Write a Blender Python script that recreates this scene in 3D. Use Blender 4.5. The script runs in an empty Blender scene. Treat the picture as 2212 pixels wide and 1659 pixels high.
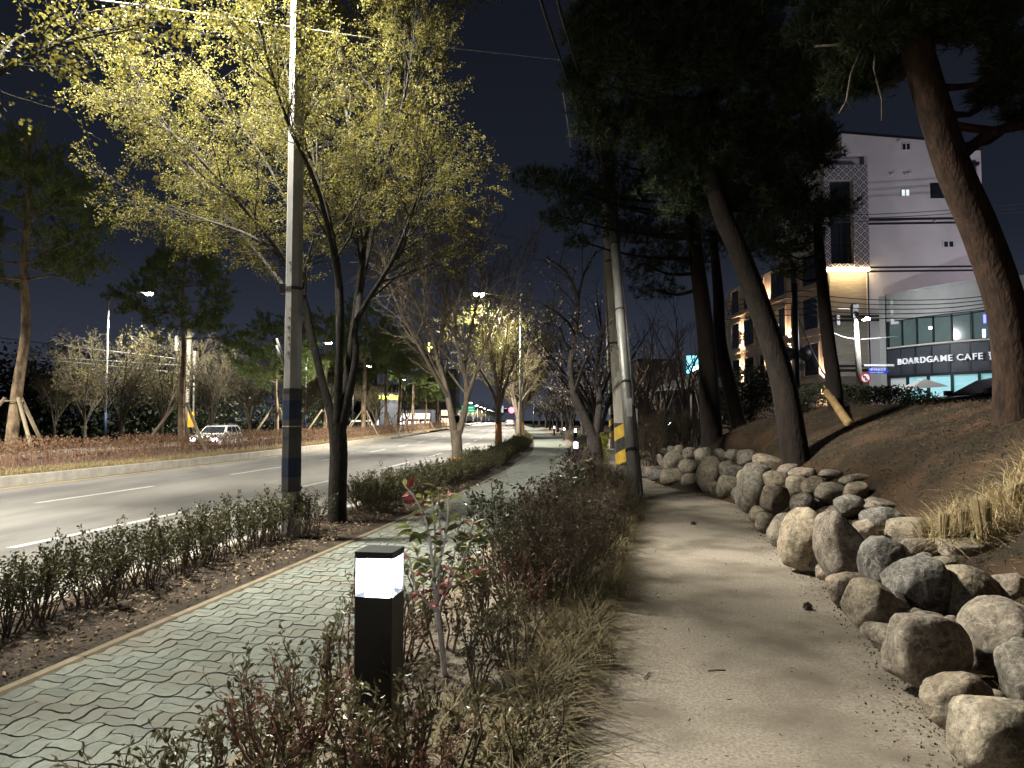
import bpy, bmesh, math, random
import numpy as np
from mathutils import Vector, Matrix

sc = bpy.context.scene
COL = sc.collection
R = math.radians

# ------------------------------------------------------------------ camera
F, CX, CY, HOR, CAMH = 1550.0, 1106.0, 829.5, 905.0, 1.5
PITCH = math.atan((HOR - CY) / F)
cd = bpy.data.cameras.new("camera")
cam = bpy.data.objects.new("camera", cd)
COL.objects.link(cam)
cam.location = (0, 0, CAMH)
cam.rotation_euler = (R(90) + PITCH, 0, 0)
cd.sensor_fit = 'HORIZONTAL'
cd.angle = 2 * math.atan(CX / F)
cd.clip_start = 0.05
cd.clip_end = 2000
sc.camera = cam

# ------------------------------------------------------------------ world: light-polluted night sky
w = bpy.data.worlds.new("World")
sc.world = w
w.use_nodes = True
nt = w.node_tree
nt.nodes.clear()
o_ = nt.nodes.new("ShaderNodeOutputWorld")
b_ = nt.nodes.new("ShaderNodeBackground")
tc = nt.nodes.new("ShaderNodeTexCoord")
sx = nt.nodes.new("ShaderNodeSeparateXYZ")
rp = nt.nodes.new("ShaderNodeValToRGB")
nt.links.new(tc.outputs["Generated"], sx.inputs[0])
nt.links.new(sx.outputs["Z"], rp.inputs[0])
nt.links.new(rp.outputs[0], b_.inputs[0])
nt.links.new(b_.outputs[0], o_.inputs[0])
cr = rp.color_ramp
cr.elements[0].position = 0.0
cr.elements[0].color = (0.054, 0.063, 0.086, 1)
cr.elements[1].position = 1.0
cr.elements[1].color = (0.0068, 0.0080, 0.0125, 1)
for ps, cl in ((0.08, (0.030, 0.036, 0.054, 1)), (0.22, (0.0125, 0.0155, 0.0250, 1)), (0.5, (0.0072, 0.0088, 0.0140, 1))):
    e = cr.elements.new(ps)
    e.color = cl
b_.inputs[1].default_value = 0.85

# one very faint added fill lamp so that the night side is not dead black
sd = bpy.data.lights.new("fill_sun", 'SUN')
sd.energy = 0.012
sd.angle = R(0.5)
sd.color = (0.8, 0.86, 1.0)
so = bpy.data.objects.new("fill_sun", sd)
COL.objects.link(so)
so.rotation_euler = (R(40), 0, R(150))

sc.view_settings.view_transform = 'Standard'
sc.view_settings.look = 'None'
sc.view_settings.exposure = 0.25
sc.view_settings.gamma = 1.0
sc.view_settings.use_curve_mapping = False
sc.render.engine = 'CYCLES'
cy = sc.cycles
cy.use_denoising = True
try:
    cy.denoiser = 'OPENIMAGEDENOISE'
    cy.denoising_input_passes = 'RGB_ALBEDO_NORMAL'
except Exception:
    pass
cy.max_bounces = 5
cy.diffuse_bounces = 2
cy.glossy_bounces = 2
cy.transmission_bounces = 3
cy.transparent_max_bounces = 6
cy.sample_clamp_indirect = 2.0
cy.sample_clamp_direct = 0.0
cy.caustics_reflective = False
cy.caustics_refractive = False
cy.use_light_tree = True

# ------------------------------------------------------------------ geometry of the place
CP, SP = math.cos(PITCH), math.sin(PITCH)


def ray(x, y):
    u, v = (x - CX) / F, (CY - y) / F
    return Vector((u, CP - v * SP, SP + v * CP))


def at(x, y, Y):
    d = ray(x, y)
    return Vector((0, 0, CAMH)) + d * (Y / d.y)


def G(x, y, z=0.0):
    d = ray(x, y)
    return Vector((0, 0, CAMH)) + d * ((z - CAMH) / d.z)


def pchip(knots):
    xs = np.array([k[0] for k in knots], float)
    ys = np.array([k[1] for k in knots], float)
    h = np.diff(xs)
    dl = np.diff(ys) / h
    m = np.zeros_like(ys)
    m[0], m[-1] = dl[0], dl[-1]
    for i in range(1, len(xs) - 1):
        m[i] = (dl[i - 1] * h[i] + dl[i] * h[i - 1]) / (h[i] + h[i - 1])

    def f(x):
        i = min(max(int(np.searchsorted(xs, x)) - 1, 0), len(h) - 1)
        t = (x - xs[i]) / h[i]
        return float((2 * t**3 - 3 * t**2 + 1) * ys[i] + (t**3 - 2 * t**2 + t) * h[i] * m[i]
                     + (-2 * t**3 + 3 * t**2) * ys[i + 1] + (t**3 - t**2) * h[i] * m[i + 1])
    return f


SL = 0.172                                    # near heading of the road
C = pchip([(-60, -3.25 - 70 * SL), (4, -3.25 - 6 * SL), (10, -3.25), (17, -2.15), (23.7, -1.32), (30.6, -0.66),
           (40, -0.2), (49, 0.05), (76, 0.4), (103, 0.4), (150, 0.0), (300, -2.2), (520, -6.0)])
PL = pchip([(-10, 2.3 - 3.6), (3.16, 0.18), (4.43, 0.47), (6.2, 0.9), (7.9, 1.19), (10.3, 1.75), (13.3, 2.35),
            (18.6, 2.35), (24, 3.1), (30, 3.8), (45, 5.0), (120, 7)])
W = pchip([(-10, -0.6), (0, 1.15), (3.16, 1.98), (4.9, 2.5), (6, 2.74), (8.2, 3.12), (10.5, 3.6), (12.2, 3.85), (14, 3.72),
           (17, 3.35), (18.6, 3.9), (20.5, 4.4), (22.5, 4.62), (24.5, 4.75), (27, 4.8), (30, 5.05), (45, 6.6), (120, 9)])
WT = pchip([(-10, .3), (3, .28), (6, .3), (8, .45), (10, .62), (16, .72), (18.5, .62), (22, .25), (30, .12), (60, .1), (120, .1)])
CREST = pchip([(-10, 1.75), (8, 1.72), (16, 1.75), (22, 1.55), (30, 1.25), (45, 1.2), (120, 1.2)])


TFIX = None


def terr(X, Y):
    z = terr0(X, Y)
    if TFIX is None or X < W(Y) - .02 or Y > 32:
        return z
    dx, dy, dz = TFIX
    w = np.exp(-((dx - X) ** 2 + (dy - Y) ** 2) / (2 * .33 ** 2))
    sw = w.sum()
    if sw < 1e-4:
        return z
    return max(0.0, z + float((w * dz).sum() / sw) * (1 - math.exp(-1.6 * sw)))


def terr0(X, Y):
    u = X - W(Y)
    if u < 0:
        return 0.0
    wt, c = WT(Y), CREST(Y)
    if u < 0.45:
        return wt * (u / 0.45) ** 0.7
    wid = 2.9 if Y < 18 else 2.9 + (Y - 18) * 0.25
    t = min(1.0, (u - 0.45) / wid)
    z = wt + (c - wt) * (t ** 1.12 * (1.25 - 0.25 * t))
    if u > wid + 2.0:
        k = min(1.0, (u - wid - 2.0) / 3.0)
        z = z + (1.25 - z) * k
    return z + 0.03 * math.sin(X * 2.1 + Y * .7) * math.sin(Y * 1.7 - X) * min(1, u)


# ------------------------------------------------------------------ materials
MATS = {}


def M(name, c1, c2=None, scale=5.0, rough=0.85, bump=0.0, bscale=40.0, metal=0.0, rand=0.0, emit=0.0, trans=0.0,
      spec=0.3, c3=None, s3=1.0, stretch=None, detail=5.0, ecol=None, alpha=1.0, local=False):
    if name in MATS:
        return MATS[name]
    m = bpy.data.materials.new(name)
    m.use_nodes = True
    n = m.node_tree.nodes
    L = m.node_tree.links.new
    bs = n["Principled BSDF"]
    bs.inputs["Roughness"].default_value = rough
    bs.inputs["Metallic"].default_value = metal
    bs.inputs["Specular IOR Level"].default_value = spec
    out = n["Material Output"]
    if local:
        pos = n.new("ShaderNodeTexCoord").outputs["Object"]
    else:
        pos = n.new("ShaderNodeNewGeometry").outputs["Position"]
    if stretch:
        mp = n.new("ShaderNodeMapping")
        mp.inputs["Scale"].default_value = stretch
        L(pos, mp.inputs[0])
        pos = mp.outputs[0]
    colsock = None
    if c2 is not None:
        nz = n.new("ShaderNodeTexNoise")
        nz.inputs["Scale"].default_value = scale
        nz.inputs["Detail"].default_value = detail
        nz.inputs["Roughness"].default_value = 0.65
        L(pos, nz.inputs["Vector"])
        rmp = n.new("ShaderNodeValToRGB")
        rmp.color_ramp.elements[0].position = 0.33
        rmp.color_ramp.elements[1].position = 0.68
        rmp.color_ramp.elements[0].color = (*c1, 1)
        rmp.color_ramp.elements[1].color = (*c2, 1)
        L(nz.outputs["Fac"], rmp.inputs[0])
        colsock = rmp.outputs[0]
        if c3 is not None:
            n2 = n.new("ShaderNodeTexNoise")
            n2.inputs["Scale"].default_value = s3
            n2.inputs["Detail"].default_value = 4
            L(pos, n2.inputs["Vector"])
            r2 = n.new("ShaderNodeValToRGB")
            r2.color_ramp.elements[0].position = 0.45
            r2.color_ramp.elements[1].position = 0.65
            L(n2.outputs["Fac"], r2.inputs[0])
            mx = n.new("ShaderNodeMix")
            mx.data_type = 'RGBA'
            L(r2.outputs[0], mx.inputs["Factor"])
            L(colsock, mx.inputs["A"])
            mx.inputs["B"].default_value = (*c3, 1)
            colsock = mx.outputs["Result"]
    if rand:
        g = n.new("ShaderNodeNewGeometry")
        oi = n.new("ShaderNodeObjectInfo")
        ad = n.new("ShaderNodeMath")
        ad.operation = 'ADD'
        L(g.outputs["Random Per Island"], ad.inputs[0])
        L(oi.outputs["Random"], ad.inputs[1])
        fr = n.new("ShaderNodeMath")
        fr.operation = 'FRACT'
        L(ad.outputs[0], fr.inputs[0])
        mr = n.new("ShaderNodeMapRange")
        mr.inputs["To Min"].default_value = 1 - rand
        mr.inputs["To Max"].default_value = 1 + rand
        L(fr.outputs[0], mr.inputs["Value"])
        hs = n.new("ShaderNodeHueSaturation")
        L(mr.outputs[0], hs.inputs["Value"])
        mr2 = n.new("ShaderNodeMapRange")
        mr2.inputs["To Min"].default_value = 0.5 - rand * 0.05
        mr2.inputs["To Max"].default_value = 0.5 + rand * 0.05
        f2 = n.new("ShaderNodeMath")
        f2.operation = 'MULTIPLY'
        f2.inputs[1].default_value = 7.31
        L(fr.outputs[0], f2.inputs[0])
        f3 = n.new("ShaderNodeMath")
        f3.operation = 'FRACT'
        L(f2.outputs[0], f3.inputs[0])
        L(f3.outputs[0], mr2.inputs["Value"])
        L(mr2.outputs[0], hs.inputs["Hue"])
        if colsock is not None:
            L(colsock, hs.inputs["Color"])
        else:
            hs.inputs["Color"].default_value = (*c1, 1)
        colsock = hs.outputs[0]
    if colsock is not None:
        L(colsock, bs.inputs["Base Color"])
    else:
        bs.inputs["Base Color"].default_value = (*c1, 1)
    if bump:
        nb = n.new("ShaderNodeTexNoise")
        nb.inputs["Scale"].default_value = bscale
        nb.inputs["Detail"].default_value = 6
        L(pos, nb.inputs["Vector"])
        bp = n.new("ShaderNodeBump")
        bp.inputs["Strength"].default_value = bump
        bp.inputs["Distance"].default_value = 0.02
        L(nb.outputs["Fac"], bp.inputs["Height"])
        L(bp.outputs[0], bs.inputs["Normal"])
    if emit:
        bs.inputs["Emission Color"].default_value = (*(ecol or c1), 1)
        bs.inputs["Emission Strength"].default_value = emit
    if trans:
        tr = n.new("ShaderNodeBsdfTranslucent")
        if colsock is not None:
            L(colsock, tr.inputs[0])
        else:
            tr.inputs[0].default_value = (*c1, 1)
        ms = n.new("ShaderNodeMixShader")
        ms.inputs[0].default_value = trans
        L(bs.outputs[0], ms.inputs[1])
        L(tr.outputs[0], ms.inputs[2])
        L(ms.outputs[0], out.inputs[0])
    if alpha < 1:
        tp = n.new("ShaderNodeBsdfTransparent")
        ms = n.new("ShaderNodeMixShader")
        ms.inputs[0].default_value = 1 - alpha
        L(bs.outputs[0], ms.inputs[1])
        L(tp.outputs[0], ms.inputs[2])
        L(ms.outputs[0], out.inputs[0])
    MATS[name] = m
    return m


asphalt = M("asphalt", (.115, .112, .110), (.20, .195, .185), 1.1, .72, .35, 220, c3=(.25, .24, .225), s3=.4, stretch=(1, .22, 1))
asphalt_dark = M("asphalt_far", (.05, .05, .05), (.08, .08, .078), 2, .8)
paint_w = M("road_paint_white", (.42, .41, .385), (.58, .57, .54), 9, .6, .1, 90)
paint_y = M("road_paint_yellow", (.52, .36, .12), (.62, .45, .18), 8, .7, .1, 90)
concrete = M("kerb_concrete", (.26, .245, .215), (.38, .36, .32), 4, .85, .3, 70)
edging = M("edging_stone", (.15, .125, .085), (.21, .175, .12), 7, .85, .25, 80, rand=.12)
paver_m = M("paver_green", (.145, .165, .143), (.212, .233, .203), 18, .8, .45, 150, rand=.14, c3=(.165, .168, .14), s3=1.7)
joint_m = M("joint_sand", (.06, .06, .05), (.1, .1, .085), 20, .95, .3, 120)
soil = M("soil", (.016, .012, .009), (.046, .033, .024), 9, .95, 1.0, 45, c3=(.062, .047, .034), s3=3)
soil_pale = M("sandy_soil", (.15, .13, .10), (.33, .29, .235), 7, .95, .9, 60, c3=(.085, .068, .05), s3=2.4)
sand = M("decomposed_granite", (.22, .190, .152), (.48, .425, .355), 55, .95, .8, 210, c3=(.20, .172, .137), s3=1.5)
bank_m = M("bank_turf", (.011, .009, .005), (.036, .026, .015), 12, .95, 1.0, 60, c3=(.058, .034, .019), s3=1.4)
ground_m = M("ground_dark", (.03, .03, .025), (.05, .045, .035), .5, .95)
median_m = M("median_soil", (.10, .08, .05), (.2, .165, .1), 4, .95, .7, 40)
bark_z = M("bark_zelkova", (.010, .009, .0085), (.034, .030, .026), 14, .9, .8, 60, stretch=(1, 1, .45))
bark_l = M("bark_pale", (.075, .062, .05), (.16, .135, .105), 10, .9, .6, 60, stretch=(1, 1, .4))
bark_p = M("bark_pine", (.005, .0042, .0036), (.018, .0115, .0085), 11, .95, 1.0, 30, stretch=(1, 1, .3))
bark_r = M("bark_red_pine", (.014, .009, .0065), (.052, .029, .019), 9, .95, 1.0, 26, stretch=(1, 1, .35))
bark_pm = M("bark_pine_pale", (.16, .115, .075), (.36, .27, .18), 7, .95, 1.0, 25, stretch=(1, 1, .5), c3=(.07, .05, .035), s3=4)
bark_c = M("bark_cherry", (.02, .017, .016), (.06, .05, .045), 20, .8, .8, 40, stretch=(.6, .6, 1.6))
leaf_y = M("leaf_spring_yellow", (.088, .084, .019), (.138, .124, .030), 3, .6, rand=.4, trans=.42, spec=.15)
leaf_olive = M("leaf_olive", (.055, .052, .015), (.11, .092, .024), 2, .6, rand=.35, trans=.4)
leaf_dead = M("leaf_dead", (.26, .18, .09), (.34, .25, .14), 3, .8, rand=.35, trans=.3)
leaf_blossom = M("petal_pale", (.42, .36, .32), (.55, .48, .44), 3, .7, rand=.25, trans=.35)
leaf_hedge = M("leaf_hedge", (.055, .062, .028), (.11, .105, .045), 4, .5, rand=.4, trans=.2, spec=.4)
leaf_dark = M("leaf_dark", (.022, .03, .016), (.045, .055, .025), 4, .5, rand=.4, trans=.15, spec=.4)
leaf_azalea = M("leaf_azalea", (.075, .08, .035), (.14, .12, .06), 6, .45, rand=.4, trans=.2, spec=.5)
leaf_azred = M("leaf_azalea_red", (.115, .058, .045), (.15, .095, .06), 6, .5, rand=.4, trans=.2)
leaf_red = M("leaf_red", (.20, .03, .035), (.30, .065, .06), 5, .5, rand=.3, trans=.25, spec=.25)
leaf_green = M("leaf_fresh_green", (.11, .14, .04), (.21, .215, .075), 5, .5, rand=.3, trans=.25, spec=.25)
leaf_rust = M("leaf_rust", (.135, .072, .044), (.20, .128, .074), 2, .7, rand=.4, trans=.25)
leaf_tan = M("leaf_tan", (.27, .18, .085), (.36, .25, .13), 2, .7, rand=.4, trans=.25)
litter_m = M("leaf_litter", (.20, .145, .09), (.38, .30, .19), 5, .85, rand=.45)
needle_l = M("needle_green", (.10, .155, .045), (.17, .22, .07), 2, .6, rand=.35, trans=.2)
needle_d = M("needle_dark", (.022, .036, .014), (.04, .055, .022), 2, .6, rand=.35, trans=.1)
straw = M("straw", (.34, .27, .15), (.50, .41, .25), 6, .75, rand=.3, trans=.2)
grass_dry = M("grass_dry", (.28, .22, .105), (.42, .335, .175), 3, .8, rand=.4, trans=.2)
grass_lir = M("grass_liriope", (.085, .078, .036), (.22, .172, .095), 3, .7, rand=.45, trans=.2)
bark_b = M("bark_grey_brown", (.085, .068, .052), (.185, .15, .112), 10, .9, .6, 60, stretch=(1, 1, .4))
bark_o = M("bark_roadside", (.035, .029, .022), (.075, .062, .045), 10, .9, .6, 60, stretch=(1, 1, .4))
wire_g = M("wire_grey", (.13, .13, .12), rough=.6)
twig_m = M("twig", (.07, .05, .04), (.13, .10, .075), 8, .9)
twig_red = M("twig_red", (.15, .08, .06), (.22, .13, .10), 8, .9)
twig_pale = M("twig_pale", (.36, .33, .30), (.48, .44, .40), 20, .8)
wood_m = M("stake_wood", (.20, .16, .11), (.34, .28, .2), 5, .85, .5, 40, stretch=(1, 1, .2))
wood_y = M("prop_wood", (.20, .13, .055), (.30, .20, .09), 5, .85, .6, 30, stretch=(1, 1, .15))
galv = M("galvanised_steel", (.22, .22, .215), (.31, .31, .30), 3, .45, metal=.3, spec=.5)
galv_d = M("steel_strap", (.05, .05, .05), rough=.5, metal=.4)
wrap_d = M("wrap_dark", (.035, .036, .036), (.06, .06, .058), 3, .6, .3, 60)
wrap_b = M("wrap_blue", (.008, .016, .045), (.012, .024, .060), 3, .6, .3, 60)
pole_c = M("pole_concrete", (.19, .18, .155), (.31, .295, .255), 3, .85, .3, 60, stretch=(1, 1, .3))
stripe_y = M("stripe_yellow", (.40, .25, .03), (.52, .34, .05), 8, .7, .2, 90)
stripe_k = M("stripe_black", (.02, .02, .02), (.04, .04, .038), 8, .7, .2, 90)
black_m = M("bollard_black", (.011, .013, .018), (.024, .026, .033), 9, .38, .12, 60, spec=.4)
glass_c = M("lamp_acrylic", (.75, .78, .82), rough=.15, alpha=.045, spec=.5)
core_w = M("lamp_core", (1, 1, 1), emit=70, ecol=(.86, .92, 1.0))
core_far = M("lamp_core_far", (1, 1, 1), emit=18, ecol=(.9, .94, 1.0))
led_w = M("street_led", (1, 1, 1), emit=90, ecol=(1.0, .95, .80))
wire_m = M("wire", (.02, .02, .022), rough=.6)
wire_l = M("wire_pale", (.5, .5, .47), rough=.5)


def stone_mat():
    m = bpy.data.materials.new("boulder_granite")
    m.use_nodes = True
    n = m.node_tree.nodes
    L = m.node_tree.links.new
    bs = n["Principled BSDF"]
    bs.inputs["Roughness"].default_value = .88
    bs.inputs["Specular IOR Level"].default_value = .2
    pos = n.new("ShaderNodeNewGeometry").outputs["Position"]
    oi = n.new("ShaderNodeObjectInfo")
    r0 = n.new("ShaderNodeValToRGB")
    el = r0.color_ramp.elements
    el[0].color = (.37, .315, .235, 1)
    el[1].color = (.32, .30, .265, 1)
    for p, c in ((.25, (.29, .275, .25, 1)), (.45, (.41, .36, .275, 1)), (.6, (.20, .198, .195, 1)), (.8, (.34, .28, .225, 1))):
        e = el.new(p)
        e.color = c
    L(oi.outputs["Random"], r0.inputs[0])
    n1 = n.new("ShaderNodeTexNoise")
    n1.inputs["Scale"].default_value = 4
    n1.inputs["Detail"].default_value = 8
    n1.inputs["Roughness"].default_value = .7
    L(pos, n1.inputs["Vector"])
    r1 = n.new("ShaderNodeValToRGB")
    r1.color_ramp.elements[0].position = .3
    r1.color_ramp.elements[0].color = (.30, .30, .31, 1)
    r1.color_ramp.elements[1].position = .72
    r1.color_ramp.elements[1].color = (1.25, 1.22, 1.18, 1)
    L(n1.outputs["Fac"], r1.inputs[0])
    mx = n.new("ShaderNodeMix")
    mx.data_type = 'RGBA'
    mx.blend_type = 'MULTIPLY'
    mx.inputs["Factor"].default_value = 1
    L(r0.outputs[0], mx.inputs["A"])
    L(r1.outputs[0], mx.inputs["B"])
    n3 = n.new("ShaderNodeTexNoise")
    n3.inputs["Scale"].default_value = 19
    n3.inputs["Detail"].default_value = 9
    n3.inputs["Roughness"].default_value = .8
    L(pos, n3.inputs["Vector"])
    r3 = n.new("ShaderNodeValToRGB")
    r3.color_ramp.elements[0].position = .36
    r3.color_ramp.elements[0].color = (.34, .34, .35, 1)
    r3.color_ramp.elements[1].position = .6
    r3.color_ramp.elements[1].color = (1.12, 1.1, 1.06, 1)
    L(n3.outputs["Fac"], r3.inputs[0])
    mx3 = n.new("ShaderNodeMix")
    mx3.data_type = 'RGBA'
    mx3.blend_type = 'MULTIPLY'
    mx3.inputs["Factor"].default_value = 1
    L(mx.outputs["Result"], mx3.inputs["A"])
    L(r3.outputs[0], mx3.inputs["B"])
    mx = mx3
    # pale veins / lichen: narrow band of a second noise
    n2 = n.new("ShaderNodeTexNoise")
    n2.inputs["Scale"].default_value = 8
    n2.inputs["Detail"].default_value = 7
    n2.inputs["Distortion"].default_value = 1.1
    n2.inputs["Roughness"].default_value = .66
    L(pos, n2.inputs["Vector"])
    r2 = n.new("ShaderNodeValToRGB")
    e2 = r2.color_ramp.elements
    e2[0].position = .485
    e2[0].color = (0, 0, 0, 1)
    e2[1].position = .535
    e2[1].color = (0, 0, 0, 1)
    e = e2.new(.51)
    e.color = (1, 1, 1, 1)
    L(n2.outputs["Fac"], r2.inputs[0])
    ml = n.new("ShaderNodeMath")
    ml.operation = 'MULTIPLY'
    ml.inputs[1].default_value = .5
    L(r2.outputs[0], ml.inputs[0])
    m2 = n.new("ShaderNodeMix")
    m2.data_type = 'RGBA'
    L(ml.outputs[0], m2.inputs["Factor"])
    L(mx.outputs["Result"], m2.inputs["A"])
    m2.inputs["B"].default_value = (.47, .44, .37, 1)
    L(m2.outputs["Result"], bs.inputs["Base Color"])
    nb = n.new("ShaderNodeTexNoise")
    nb.inputs["Scale"].default_value = 22
    nb.inputs["Detail"].default_value = 8
    L(pos, nb.inputs["Vector"])
    bp = n.new("ShaderNodeBump")
    bp.inputs["Strength"].default_value = .7
    bp.inputs["Distance"].default_value = .02
    L(nb.outputs["Fac"], bp.inputs["Height"])
    L(bp.outputs[0], bs.inputs["Normal"])
    return m


boulder_m = stone_mat()


# ------------------------------------------------------------------ builders
def tag(o, label=None, cat=None, group=None, kind=None):
    if label:
        o["label"] = label
    if cat:
        o["category"] = cat
    if group:
        o["group"] = group
    if kind:
        o["kind"] = kind
    return o


def thing(name, label, cat, loc=(0, 0, 0), rz=0.0, group=None):
    o = bpy.data.objects.new(name, None)
    o.empty_display_size = .2
    COL.objects.link(o)
    o.location = loc
    o.rotation_euler = (0, 0, rz)
    return tag(o, label, cat, group)


def link(name, me, mat=None, parent=None, loc=(0, 0, 0), rz=0.0):
    o = bpy.data.objects.new(name, me)
    COL.objects.link(o)
    if mat is not None and not me.materials:
        me.materials.append(mat)
    if parent is not None:
        o.parent = parent
    o.location = loc
    if rz:
        o.rotation_euler = (0, 0, rz)
    return o


def copy_tree(o, parent=None):
    c = o.copy()
    COL.objects.link(c)
    c.parent = parent
    for ch in list(o.children):
        copy_tree(ch, c)
    return c


def npmesh(name, verts, faces, smooth=False):
    """verts (N,3); faces (M,k) one polygon size"""
    me = bpy.data.meshes.new(name)
    verts = np.ascontiguousarray(verts, dtype=np.float32)
    faces = np.ascontiguousarray(faces, dtype=np.int32)
    k = faces.shape[1]
    me.vertices.add(len(verts))
    me.vertices.foreach_set("co", verts.ravel())
    me.loops.add(faces.size)
    me.loops.foreach_set("vertex_index", faces.ravel())
    me.polygons.add(len(faces))
    me.polygons.foreach_set("loop_start", np.arange(0, faces.size, k, dtype=np.int32))
    me.polygons.foreach_set("loop_total", np.full(len(faces), k, dtype=np.int32))
    me.polygons.foreach_set("use_smooth", np.full(len(faces), bool(smooth)))
    me.update(calc_edges=True)
    return me


class MB:
    def __init__(s):
        s.v, s.f = [], []

    def add(s, vs, fs):
        b = len(s.v)
        s.v.extend([tuple(p) for p in vs])
        s.f.extend([tuple(i + b for i in f) for f in fs])
        return s

    def box(s, x0, x1, y0, y1, z0, z1):
        return s.add([(x0, y0, z0), (x1, y0, z0), (x1, y1, z0), (x0, y1, z0), (x0, y0, z1), (x1, y0, z1), (x1, y1, z1), (x0, y1, z1)],
                     [(0, 3, 2, 1), (4, 5, 6, 7), (0, 1, 5, 4), (1, 2, 6, 5), (2, 3, 7, 6), (3, 0, 4, 7)])

    def hexa(s, p):
        return s.add(p, [(0, 3, 2, 1), (4, 5, 6, 7), (0, 1, 5, 4), (1, 2, 6, 5), (2, 3, 7, 6), (3, 0, 4, 7)])

    def tube(s, pts, rad, n=8, cap=True):
        pts = [Vector(p) for p in pts]
        k = len(pts)
        b = len(s.v)
        t0 = (pts[1] - pts[0]).normalized()
        a = Vector((0, 0, 1)) if abs(t0.z) < .9 else Vector((1, 0, 0))
        u = t0.cross(a).normalized()
        for i, p in enumerate(pts):
            t = (pts[min(i + 1, k - 1)] - pts[max(i - 1, 0)])
            if t.length < 1e-9:
                t = t0
            t.normalize()
            u = (u - t * u.dot(t))
            if u.length < 1e-6:
                u = t.cross(Vector((.3, .5, .8)))
            u.normalize()
            v = t.cross(u)
            r = rad[i] if hasattr(rad, '__len__') else rad
            for j in range(n):
                an = 2 * math.pi * j / n
                q = p + (u * math.cos(an) + v * math.sin(an)) * r
                s.v.append((q.x, q.y, q.z))
        for i in range(k - 1):
            for j in range(n):
                j2 = (j + 1) % n
                s.f.append((b + i * n + j, b + i * n + j2, b + (i + 1) * n + j2, b + (i + 1) * n + j))
        if cap:
            s.f.append(tuple(b + j for j in reversed(range(n))))
            s.f.append(tuple(b + (k - 1) * n + j for j in range(n)))
        return s

    def prism(s, poly, z0, z1):
        k = len(poly)
        vs = [(p[0], p[1], z0) for p in poly] + [(p[0], p[1], z1) for p in poly]
        fs = [tuple(reversed(range(k))), tuple(range(k, 2 * k))]
        fs += [(i, (i + 1) % k, k + (i + 1) % k, k + i) for i in range(k)]
        return s.add(vs, fs)

    def prism_y(s, poly, y0, y1):
        """poly in (x,z), extruded along y"""
        k = len(poly)
        vs = [(p[0], y0, p[1]) for p in poly] + [(p[0], y1, p[1]) for p in poly]
        fs = [tuple(range(k)), tuple(reversed(range(k, 2 * k)))]
        fs += [(i, k + i, k + (i + 1) % k, (i + 1) % k) for i in range(k)]
        return s.add(vs, fs)

    def mesh(s, name, smooth=False):
        me = bpy.data.meshes.new(name)
        me.from_pydata(s.v, [], s.f)
        if smooth:
            me.polygons.foreach_set("use_smooth", np.ones(len(me.polygons), dtype=bool))
        me.update()
        return me

    def build(s, name, mat, parent=None, smooth=False, loc=(0, 0, 0), rz=0.0):
        return link(name, s.mesh(name, smooth), mat, parent, loc, rz)


def cyl_pts(c, r, n, z):
    return [(c[0] + r * math.cos(2 * math.pi * i / n), c[1] + r * math.sin(2 * math.pi * i / n)) for i in range(n)]


def unit(v):
    return v / (np.linalg.norm(v, axis=-1, keepdims=True) + 1e-9)


def leaf_mesh(name, P, size, rng, aspect=.5, dirs=None, fold=.25, droop=0.0):
    """one folded rhombus (2 quads as 4 verts + tip) per point; P (N,3)"""
    N = len(P)
    d = rng.normal(size=(N, 3)) if dirs is None else dirs + rng.normal(size=(N, 3)) * .45
    d[:, 2] -= droop
    d = unit(d)
    a = unit(np.cross(d, rng.normal(size=(N, 3))))
    nrm = np.cross(d, a)
    s = (size * (.65 + .7 * rng.random((N, 1))))
    base = P
    tip = P + d * s
    mid = P + d * s * .5
    l = mid + a * s * aspect * .5 + nrm * s * fold * .3
    r = mid - a * s * aspect * .5 + nrm * s * fold * .3
    v = np.stack([base, l, tip, r], 1).reshape(-1, 3)
    i = np.arange(N)[:, None] * 4
    f = np.concatenate([np.concatenate([i, i + 1, i + 2], 1), np.concatenate([i, i + 2, i + 3], 1)], 0)
    return npmesh(name, v, f)


def needle_mesh(name, P, D, rng, length=.12, width=.008, k=12, spread=.8):
    """tufts of k needles at points P pointing roughly along D"""
    N = len(P)
    d = np.repeat(D, k, 0) + rng.normal(size=(N * k, 3)) * spread
    d = unit(d)
    p = np.repeat(P, k, 0)
    a = unit(np.cross(d, rng.normal(size=(N * k, 3)))) * width * .5
    L = length * (.7 + .6 * rng.random((N * k, 1)))
    v = np.stack([p - a, p + a, p + d * L], 1).reshape(-1, 3)
    f = np.arange(N * k * 3).reshape(-1, 3)
    return npmesh(name, v, f)


def blade_mesh(name, P, rng, length=.3, width=.01, lean=.6, seg=3, dirs=None):
    """curved grass blades, strips of quads ending narrow"""
    N = len(P)
    th = rng.random(N) * 2 * math.pi
    h = np.stack([np.cos(th), np.sin(th), np.zeros(N)], 1)
    if dirs is not None:
        h = unit(h * .7 + dirs)
    L = (length * (.6 + .8 * rng.random(N)))[:, None]
    le = (lean * (.3 + 1.2 * rng.random(N)))[:, None]
    side = np.stack([-h[:, 1], h[:, 0], np.zeros(N)], 1)
    rows = []
    for i in range(seg + 1):
        t = i / seg
        c = P + h * (L * le * t * t) + np.array([0, 0, 1.0]) * (L * (t - .55 * le * t * t))
        wd = width * .5 * (1 - .85 * t)
        rows += [c - side * wd, c + side * wd]
    v = np.stack(rows, 1).reshape(-1, 3)
    k = 2 * (seg + 1)
    b = np.arange(N)[:, None] * k
    f = []
    for i in range(seg):
        f.append(np.concatenate([b + 2 * i, b + 2 * i + 1, b + 2 * i + 3, b + 2 * i + 2], 1))
    return npmesh(name, v, np.concatenate(f, 0))


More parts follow.
